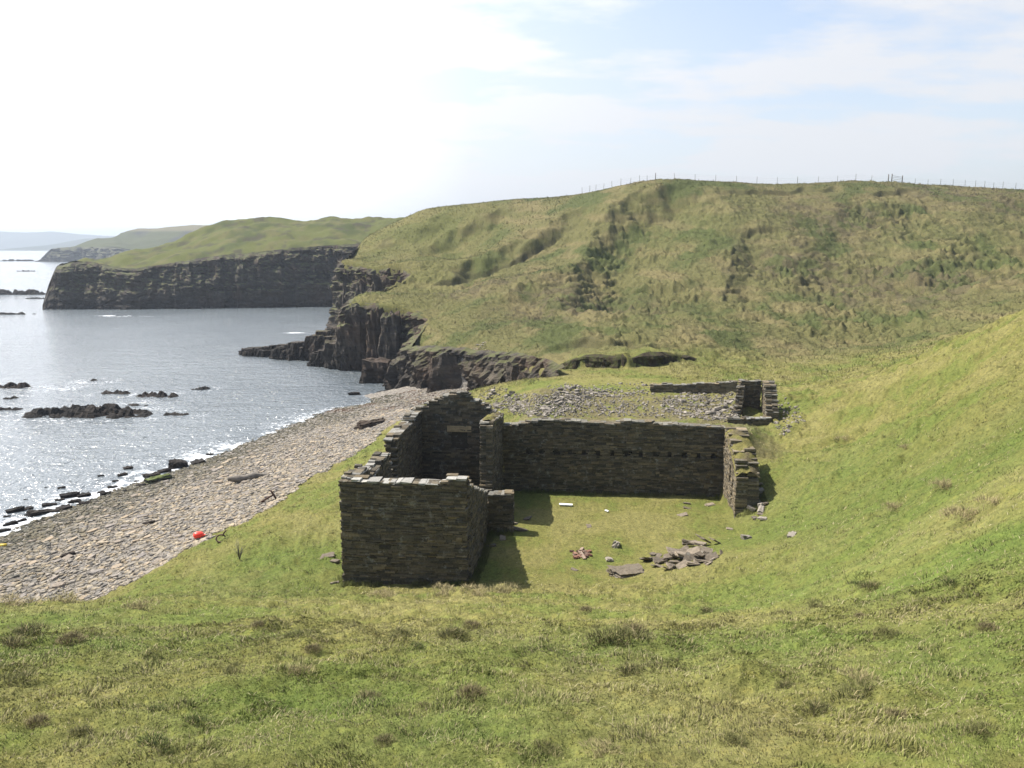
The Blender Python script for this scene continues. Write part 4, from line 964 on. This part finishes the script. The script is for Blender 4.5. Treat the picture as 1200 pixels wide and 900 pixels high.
for px, py, w, k, lab in [(722,640,16,1,'dark squat stone standing above the brick scatter'),(714,656,15,5,'dark mossy stone beside the flat slab in the yard'),(673,668,11,2,'small flat stone below the brick scatter'),(874,631,22,3,'pale pair-like stone block alone on the slope right of the heap'),(928,628,14,4,'small upright stone on the slope farthest right of the yard'),(855,620,9,6,'small dark stone near the end wall foot'),(600,614,16,7,'flat stone in the shade beside the cross wall'),(618,608,15,8,'pale flat stone just right of the cross wall'),(610,621,22,2,'wide flat stone at the shadow edge by the cross wall'),(690,617,10,9,'small pale stone in the middle of the yard grass'),(805,590,10,1,'small pale stone near the long wall, left one'),(832,592,14,6,'flat pale stone near the right corner of the yard'),(800,604,14,4,'flat bluish stone toward the right of the yard'),(805,596,10,3,'flat stone between two others right of the yard'),(384,652,20,0,'flat pale slab leaning on the turf left of the front wall'),(392,658,16,5,'second flat pale slab left of the front wall'),(392,683,12,7,'small stone at the left foot of the front wall'),(892,603,12,8,'loose stone at the foot of the end wall'),(885,607,14,2,'larger loose stone at the broken end of the end wall'),(896,590,14,9,'loose stone on the bank behind the end wall'),(589,631,14,6,'shaded stone left of the yard shadow edge'),(575,640,16,1,'shaded stone by the side wall foot')]:
    ystone(px, py, w, k, lab, 'loose stones about the yard', (1, .85, 1.5 if 'upright' in lab or 'squat' in lab else .8), me=None if 'squat' in lab or 'mossy' in lab or 'block' in lab or 'upright' in lab else SLABM[k % 8])
for k in range(14):
    ystone(878+rng.uniform(-10, 18), 594+rng.uniform(-26, 16), rng.uniform(9, 17), k, 'tumbled stone at the collapsed end of the sunlit end wall', 'stones tumbled from the end wall', (1, .8, .7), None, .2, tilt=.5)
# the big flat slab
sl = stone_mesh('flat_slab', 520, (1, .8, .30), M_RUB, (.15,.125,.09), 9, .88, .16, 5)
ystone(736, 673, 48, 0, 'broad flat slab half sunk in the turf, nearest the camera', 'loose stones about the yard', (1, .9, .9), .35, .03, 'flat_slab', sl, .06)
# brick scatter
M_BRICK = stone_mat('old_brick', .25)
BRM = [stone_mesh('broken_brick', 540+k, (1, .55, .42), M_BRICK, c0, 3, .88, .15) for k, c0 in enumerate([(.20,.10,.07),(.22,.125,.09),(.22,.165,.125),(.13,.08,.06)])]
for k in range(26):
    a = rng.uniform(0, 6.28); rr = math.sqrt(rng.random()); ystone(681+15*rr*math.cos(a), 650+5.5*rr*math.sin(a), rng.uniform(5, 9), k, 'broken red brick in the small scatter on the yard grass', 'broken bricks scattered in the yard', (1, 1, 1), None, .15, 'broken_brick', BRM[k % 4], .4)
# ------------------------------------------------------------------ hilltop fence
fence = None
pxs = sorted(set([680+v/4.615 for v in (5,45,78,120,163,210,262,310,350,394,495,605,715,825,935,1043,1150)] + [920+v/4.286 for v in (40,142,237,327,405,622,685,748,810,870,922,967,1012,1058,1122,1190)] + [1208,1224]))
def skyline(px):
    d = ray(px, 300); Y = np.linspace(130, 215, 500); x = d[0]*Y/d[1]
    h = gz(x, Y); i = int(np.argmax((h-CZ)/Y)); return np.array([x[i], Y[i], h[i]])
tops = []
pp = [skyline(px) for px in pxs]
fence = empty('wire_fence', pp[len(pp)//2], 'thin post and wire fence along the skyline of the hill', 'fence')
base = np.array(fence.location)
yy = np.array([q[1] for q in pp]); yy = np.convolve(np.pad(yy, 4, 'edge'), np.ones(9)/9, 'valid')+1.5
pp = [np.array([q[0]*y_/q[1], y_, ground(q[0]*y_/q[1], y_)]) for q, y_ in zip(pp, yy)]
for k, (px, q) in enumerate(zip(pxs, pp)):
    big = abs(px-765.4) < 1.5
    hh_ = 1.35+rng.uniform(-.1, .2)+(.3 if big else 0)
    tops.append(q)
    lean = rng.uniform(-.05, .05)
    tubes('post', [(np.array([[0, 0, -.3], [lean*.5, 0, hh_*.5], [lean, 0, hh_]]), .075 if big else .036, 7)], M_POST, q-base, fence)
wires = []
for hz in (.45, .85, 1.2): wires.append((np.array(tops)+np.array([0, 0, hz])-base, .007, 4))
tubes('wire', wires, M_WIRE, (0, 0, 0), fence)
gate = None
gq = [920+v/4.286 for v in (488, 505, 557)]
gp = []
for px in gq:
    q = skyline(px); y_ = q[1]+1.2; gp.append(np.array([q[0]*y_/q[1], y_, ground(q[0]*y_/q[1], y_)]))
gate = empty('field_gate', gp[0], 'old gate with three stout posts in the hilltop fence', 'gate')
for q in gp: tubes('post', [(np.array([[0, 0, -.3], [.01, 0, .8], [.0, 0, 1.7]]), .10, 8)], M_POST, q-gp[0], gate)
bars = []
for f in (.35, .7, 1.05, 1.35): bars.append((np.stack([gp[1]+[0, 0, f], (gp[1]+gp[2])/2+[0, 0, f], gp[2]+[0, 0, f]])-gp[0], .03, 5))
tubes('gate_rails', bars, M_POST, (0, 0, 0), gate)
# ------------------------------------------------------------------ grass
def inside_ruin(x, y, pad=.1):
    t = (x-FR[0])*A[0]+(y-FR[1])*A[1]; s = (x-FR[0])*B[0]+(y-FR[1])*B[1]
    def r(t0, t1, s0, s1): return (t > t0-pad) & (t < t1+pad) & (s > s0-pad) & (s < s1+pad)
    return r(-.0, LEN, -WID, -WID+TH) | r(0, TH, -WID, 0) | r(LEN-TH, LEN+.1, -WID, LW+1.1) | r(0, 6.5, -TH, 0) | r(8.5, LEN, -TH, 0) | r(6.5, 7.2, 0, 1.25) | r(9.3, LEN, LW, LW+1.1)
def blades(name, x, y, ln, wd, lean_dir, lean, col, z=None, seg2=False):
    n = len(x); z = gz(x, y)-.01 if z is None else z
    a = rng.uniform(0, 2*PI, n); dx = np.cos(a)*wd*.5; dy = np.sin(a)*wd*.5
    tipx = np.cos(lean_dir)*lean*ln; tipy = np.sin(lean_dir)*lean*ln; tz = ln*np.sqrt(np.clip(1-lean*lean, .05, 1))
    p0 = np.stack([x-dx, y-dy, z], 1); p1 = np.stack([x+dx, y+dy, z], 1); p2 = np.stack([x+tipx, y+tipy, z+tz], 1)
    if seg2:
        mx_ = x+tipx*.3; my = y+tipy*.3; mz = z+tz*.62
        p3 = np.stack([mx_+dx*.75, my+dy*.75, mz], 1); p4 = np.stack([mx_-dx*.75, my-dy*.75, mz], 1)
        V = np.stack([p0, p1, p3, p4, p2], 1).reshape(-1, 3); i = np.arange(n)*5
        return V, [np.stack([i, i+1, i+2, i+3], 1), np.stack([i+3, i+2, i+4], 1)], np.repeat(col, 5, 0)
    V = np.stack([p0, p1, p2], 1).reshape(-1, 3)
    return V, [np.arange(n*3).reshape(n, 3)], np.repeat(col, 3, 0)
def scatter_grass(n, r0, r1, power, lo, hi, wk, seed, az0=-36, az1=36, clump=True):
    g = np.random.default_rng(seed)
    u = g.random(n); r = (r0**power+(r1**power-r0**power)*u)**(1/power); a = np.radians(g.uniform(az0, az1, n))
    x = r*np.sin(a); y = r*np.cos(a)
    h, beach, bro, hill = land_h(x, y)
    ok = (~beach) & (h > -3.5) & (~inside_ruin(x, y)) & (bro < .5)
    ok &= ~((y > 76) & ~in_poly(x, y, LANDPOLY))
    ok &= ~in_poly(x, y, np.array([W(TH, -WID+TH), W(TH, -TH), W(LEN, -TH), W(LEN, -WID+TH)])) | (g.random(n) < .2)
    x, y, r, h, bro, hill = x[ok], y[ok], r[ok], h[ok], bro[ok], hill[ok]
    n = len(x)
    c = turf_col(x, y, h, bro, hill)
    dens = fbm(x*1.3, y*1.3, 3, 91); long_ = ss(.05, .6, dens)
    yard = ss(-.5, .8, (x-FR[0])*B[0]+(y-FR[1])*B[1])*(1-ss(12, 13, (x-FR[0])*B[0]+(y-FR[1])*B[1]))*ss(0, 2, (x-FR[0])*A[0]+(y-FR[1])*A[1])
    ln = (lo+(hi-lo)*g.random(n)**1.6)*(.7+1.0*long_)*(1-.45*yard)
    wd = wk*r*g.uniform(.7, 1.4, n)
    straw = g.random(n) < (.16+.20*ss(0, .5, fbm(x*.4, y*.4, 3, 92)))*(1-.75*ss(70, 90, y))
    vr = 1-.5*ss(70, 90, y); c = c*(1+vr*g.uniform(-.45, .5, n))[:, None]; c[straw] = np.array([.30, .26, .135])*g.uniform(.6, 1.25, (straw.sum(), 1))*(1-.4*ss(70, 90, y[straw]))[:, None]
    c *= (1-.12*long_*(1-straw))[:, None]
    ld = 2.4*fbm(x*.35, y*.35, 2, 93)*2+g.normal(0, .9, n)-.4
    lean = np.clip(g.normal(.55, .2, n), .05, .95)
    return x, y, ln, wd, ld, lean, c, h-.01
def add_grass(name, args, seg2, label):
    V, Fs, C = blades(name, *args, seg2=seg2)
    o = mesh_np(name, V, Fs, M_BLADE, C); tag(o, label, 'grass', kind='stuff')
add_grass('meadow_grass', scatter_grass(420000, 4.2, 17, 1.1, .02, .065, .00115, 1), True, 'short rough grass with straw coloured stems on the near slope')
add_grass('turf_grass', scatter_grass(420000, 15, 80, .9, .03, .10, .00095, 2), False, 'short green and yellow turf round the ruins')
add_grass('hill_grass', scatter_grass(330000, 72, 200, 1.0, .10, .28, .00095, 3, -24, 36), False, 'coarse tussocky grass covering the big hill')
g = np.random.default_rng(78); RX = []
for p0, p1, n, w_ in [(W(LEN-.6, .7), W(LEN-.6, LW), 3000, -.35), (W(.0, -WID), W(0, 0), 2500, -.35), (W(0, .03), W(6.4, .03), 2200, .35), (W(0, -WID-.03), W(LEN, -WID-.03), 3000, -.4), (W(6.5, .1), W(6.5, 1.3), 500, -.3), (W(9.2, LW), W(9.2, LW+1.2), 600, -.4), (W(9.2, LW+1.15), W(LEN, LW+1.15), 1600, .4), (W(8.5, .05), W(LEN-.7, .05), 1200, .3)]:
    u = (p1-p0)/np.linalg.norm(p1-p0); isA = abs(u@A) > .7; nrm = B if isA else A
    t = g.random(n)[:, None]; RX.append(p0+(p1-p0)*t+nrm[None]*(w_*g.random(n)**1.5)[:, None])
RX = np.vstack(RX); x, y = RX.T; h, beach, bro, hill = land_h(x, y); k = fbm(x*1.5, y*1.5, 2, 97) > -.25; x, y, h, bro, hill = x[k], y[k], h[k], bro[k], hill[k]; n = len(x)
V, Fs, C = blades('s', x, y, g.uniform(.10, .38, n), np.full(n, .028), g.uniform(0, 6.28, n), np.clip(g.normal(.5, .2, n), .05, .95), turf_col(x, y, h, bro, hill)*g.uniform(.5, 1.1, (n, 1)), h-.02)
tag(mesh_np('rank_grass', V, Fs, M_BLADE, C), 'longer rank grass along the feet of the ruin walls', 'grass', kind='stuff')
g = np.random.default_rng(77); n = 9000; a = np.radians(g.uniform(-36, 36, n)); rr = (4.3**.8+(34**.8-4.3**.8)*g.random(n))**(1/.8); x = rr*np.sin(a); y = rr*np.cos(a)
h, beach, bro, hill = land_h(x, y); ok = (~beach) & ~inside_ruin(x, y) & (fbm(x*.5, y*.5, 3, 95) > .12); x, y, h, rr = x[ok], y[ok], h[ok], rr[ok]; n = len(x)
V, Fs, C = blades('s', x, y, g.uniform(.05, .15, n), np.maximum(.0035, .00075*rr), g.normal(.2, 1.3, n), np.clip(g.normal(.92, .06, n), .6, .985), np.array([.38, .33, .20])*g.uniform(.6, 1.2, (n, 1)), h+.01, seg2=True)
tag(mesh_np('dry_stems', V, Fs, M_BLADE, C), 'pale dead grass stems lying across the near slope', 'grass', kind='stuff')
# ------------------------------------------------------------------ tussocks one can pick out
def tussock_mesh(seed, n=620, hgt=.27, rad=.32, col=(.10, .10, .04)):
    g = np.random.default_rng(seed)
    a = g.uniform(0, 2*PI, n); rr = rad*np.sqrt(g.random(n)); k3 = g.integers(0, 4, n); cxs = g.normal(0, .16, 4); cys = g.normal(0, .10, 4); x = rr*np.cos(a)*.85+cxs[k3]; y = rr*np.sin(a)*.7+cys[k3]; hk3 = g.uniform(.55, 1.1, 4)
    ln = hk3[k3]*hgt*g.uniform(.4, 1.1, n)*(1-.4*rr/rad); ld = a+g.normal(0, .9, n); lean = np.clip(.45+.5*rr/rad+g.normal(0, .15, n), .15, .98)
    c = np.tile(col, (n, 1))*g.uniform(.6, 1.4, (n, 1)); st = g.random(n) < .1; c[st] = np.array([.30, .25, .13])*g.uniform(.7, 1.2, (st.sum(), 1))
    V, Fs, C = blades('t', x, y, ln, np.full(n, .011)*g.uniform(.6, 1.4, n), ld, lean, c, np.full(n, -.02)+.10*(1-(rr/rad)**2), seg2=True)
    o = mesh_np('grass_tussock', V, Fs, M_BLADE, C); me = o.data; bpy.data.objects.remove(o); return me
TUM = [tussock_mesh(600+k, col=c0) for k, c0 in enumerate([(.098,.098,.036),(.115,.115,.042),(.085,.105,.031),(.14,.118,.058),(.105,.097,.042)])]
PALE = [tussock_mesh(620+k, col=c0, hgt=.3) for k, c0 in enumerate([(.24,.21,.10),(.28,.235,.12)])]
TU = [(32,745,44,0),(90,752,34,2),(182,872,42,0),(12,758,34,1),(226,848,40,3),(180,833,26,2),(344,747,26,0),(300,735,18,1),(370,760,22,0),(470,745,28,2),(530,746,34,0),(548,735,22,2),(490,758,20,0),(555,810,34,0),(430,820,30,0),(500,830,22,1),(715,752,60,0),(740,745,36,1),(828,718,20,2),(955,712,24,2),(1024,690,28,0),(1010,688,22,1),(1115,684,28,0),(1010,722,16,0),(738,790,36,1),(920,806,24,0),(1012,815,52,0),(1045,840,26,1),(1145,858,34,3),(958,834,36,1),(1042,744,30,1),(688,718,18,2),(40,846,30,1),(95,860,26,2),(640,880,34,2),(270,790,26,1),(860,870,32,0),(1160,740,26,1),(450,870,24,1),(20,800,36,2)]
TP = [(78,706,36),(14,709,34),(160,712,30),(345,790,30),(1010,800,40),(560,698,26),(585,694,30),(520,697,24),(1110,570,30),(1140,605,36),(1050,595,22),(990,515,18),(1060,525,16),(1165,590,30),(705,885,34),(455,700,22)]
for k, (px, py, w, kd) in enumerate(TU):
    q = at(px, py, 4, 60); s = w/F*math.hypot(q[1], CZ-q[2])/.62
    place('grass_tussock', TUM[(kd+k) % 5], q, (0, 0, rng.uniform(0, 6.28)), (s, s, s*.85), 'dark shaggy grass tussock standing out of the shorter turf', 'tussock', 'dark tussocks on the grass slope')
for k, (px, py, w) in enumerate(TP):
    q = at(px, py, 4, 60); s = w/F*math.hypot(q[1], CZ-q[2])/.62
    place('grass_tussock', PALE[k % 2], q, (0, 0, rng.uniform(0, 6.28)), (s, s, s*.8), 'pale straw coloured grass tussock standing out of the turf', 'tussock', 'straw pale tussocks on the grass slope')
# ------------------------------------------------------------------ haze
def box_obj(name, lo, hi, mat):
    c = np.array([[x, y, z] for x in (lo[0], hi[0]) for y in (lo[1], hi[1]) for z in (lo[2], hi[2])], float)
    return mesh_np(name, c, BOXF, mat)
mh = bpy.data.materials.new('haze'); mh.use_nodes = True; n_ = mh.node_tree; n_.nodes.remove(n_.nodes['Principled BSDF'])
pv = n_.nodes.new('ShaderNodeVolumePrincipled'); pv.inputs['Color'].default_value = (.62, .70, .80, 1); pv.inputs['Density'].default_value = 3.0e-4; pv.inputs['Anisotropy'].default_value = .35
n_.links.new(pv.outputs[0], n_.nodes['Material Output'].inputs['Volume'])
tag(box_obj('haze', (-8300, -8300, -13), (8300, 8300, 150), mh), kind='stuff')
# ------------------------------------------------------------------ light
to_sun = Vector((-2.75, .95, 4.6)).normalized()
el = math.asin(to_sun.z); azs = math.atan2(to_sun.x, to_sun.y)
sd = bpy.data.lights.new('sun', 'SUN'); sd.energy = 5.0; sd.angle = math.radians(.53); sd.color = (1, .95, .87)
so = bpy.data.objects.new('sun', sd); COL.objects.link(so); so.rotation_euler = (-to_sun).to_track_quat('-Z', 'Y').to_euler(); so.location = (-60, 20, 100)
w = bpy.data.worlds.new('World'); SC.world = w; w.use_nodes = True
nt = NT(w.node_tree); bg = w.node_tree.nodes['Background']
sky = nt.new('ShaderNodeTexSky', sky_type='NISHITA', sun_disc=False, sun_elevation=el, sun_rotation=azs, altitude=10, air_density=1.0, dust_density=2.0, ozone_density=1.0)
d = nt.new('ShaderNodeTexCoord').outputs['Generated']
sx = nt.new('ShaderNodeSeparateXYZ'); nt.l.new(d, sx.inputs[0])
den = nt.math('ADD', nt.math('MAXIMUM', sx.outputs['Z'], 0.0), .16)
cb = nt.new('ShaderNodeCombineXYZ'); nt.l.new(nt.math('DIVIDE', sx.outputs['X'], den), cb.inputs[0]); nt.l.new(nt.math('DIVIDE', sx.outputs['Y'], den), cb.inputs[1])
mp = nt.new('ShaderNodeMapping'); mp.inputs['Rotation'].default_value = (0, 0, .35); mp.inputs['Scale'].default_value = (.75, 1.25, 1); mp.inputs['Location'].default_value = (1.3, .4, 0); nt.l.new(cb.outputs[0], mp.inputs[0])
cn = nt.noise(mp.outputs[0], 1.15, 10, .6)
dt = nt.new('ShaderNodeVectorMath', operation='DOT_PRODUCT'); nt.l.new(d, dt.inputs[0]); dt.inputs[1].default_value = tuple(to_sun)
near = nt.maprange(dt.outputs['Value'], .1, .75)
cm = nt.math('ADD', nt.maprange(cn, .44, .60), nt.math('MULTIPLY', near, .75))
cm = nt.math('ADD', cm, nt.maprange(sx.outputs['Z'], .0, .30, .85, 0))
cm = nt.math('MAXIMUM', nt.math('MINIMUM', cm, 1.0), .14)
cm = nt.math('MULTIPLY', cm, nt.maprange(sx.outputs['Y'], -.15, .45))        # clouds kept to the front half; unseen sky left clear to lower ambient light
cm = nt.math('MULTIPLY', cm, nt.maprange(sx.outputs['Z'], .45, .75, 1.0, .12))
cb2 = nt.math('ADD', 4.05, nt.math('MULTIPLY', 10.0, nt.math('POWER', nt.maprange(dt.outputs['Value'], .1, .95), 2.0)))
cb2 = nt.math('ADD', cb2, nt.math('MULTIPLY', nt.maprange(sx.outputs['X'], -.05, -.7, 0, 8.), nt.maprange(sx.outputs['Z'], .05, .40, 1, 0)))
cc = nt.new('ShaderNodeVectorMath', operation='SCALE'); cc.inputs[0].default_value = (1, 1.0, 1.02); nt.l.new(cb2, cc.inputs['Scale'])
fin = nt.mixrgb(sky.outputs[0], cc.outputs[0], nt.math('MULTIPLY', cm, .92))
nt.l.new(fin, bg.inputs[0]); bg.inputs[1].default_value = .13
# ------------------------------------------------------------------ camera, render
cam = bpy.data.cameras.new('camera'); cam.sensor_width = 36; cam.lens = 36*F/1200; cam.clip_end = 20000; cam.clip_start = .1
co = bpy.data.objects.new('camera', cam); COL.objects.link(co); co.location = (0, 0, CZ); co.rotation_euler = (PI/2-PITCH, 0, 0); SC.camera = co
vs = SC.view_settings; vs.view_transform = 'Standard'; vs.look = 'None'; vs.gamma = 1; vs.use_curve_mapping = False; vs.exposure = .8
SC.cycles.max_bounces = 6; SC.cycles.volume_bounces = 0; SC.cycles.transparent_max_bounces = 6
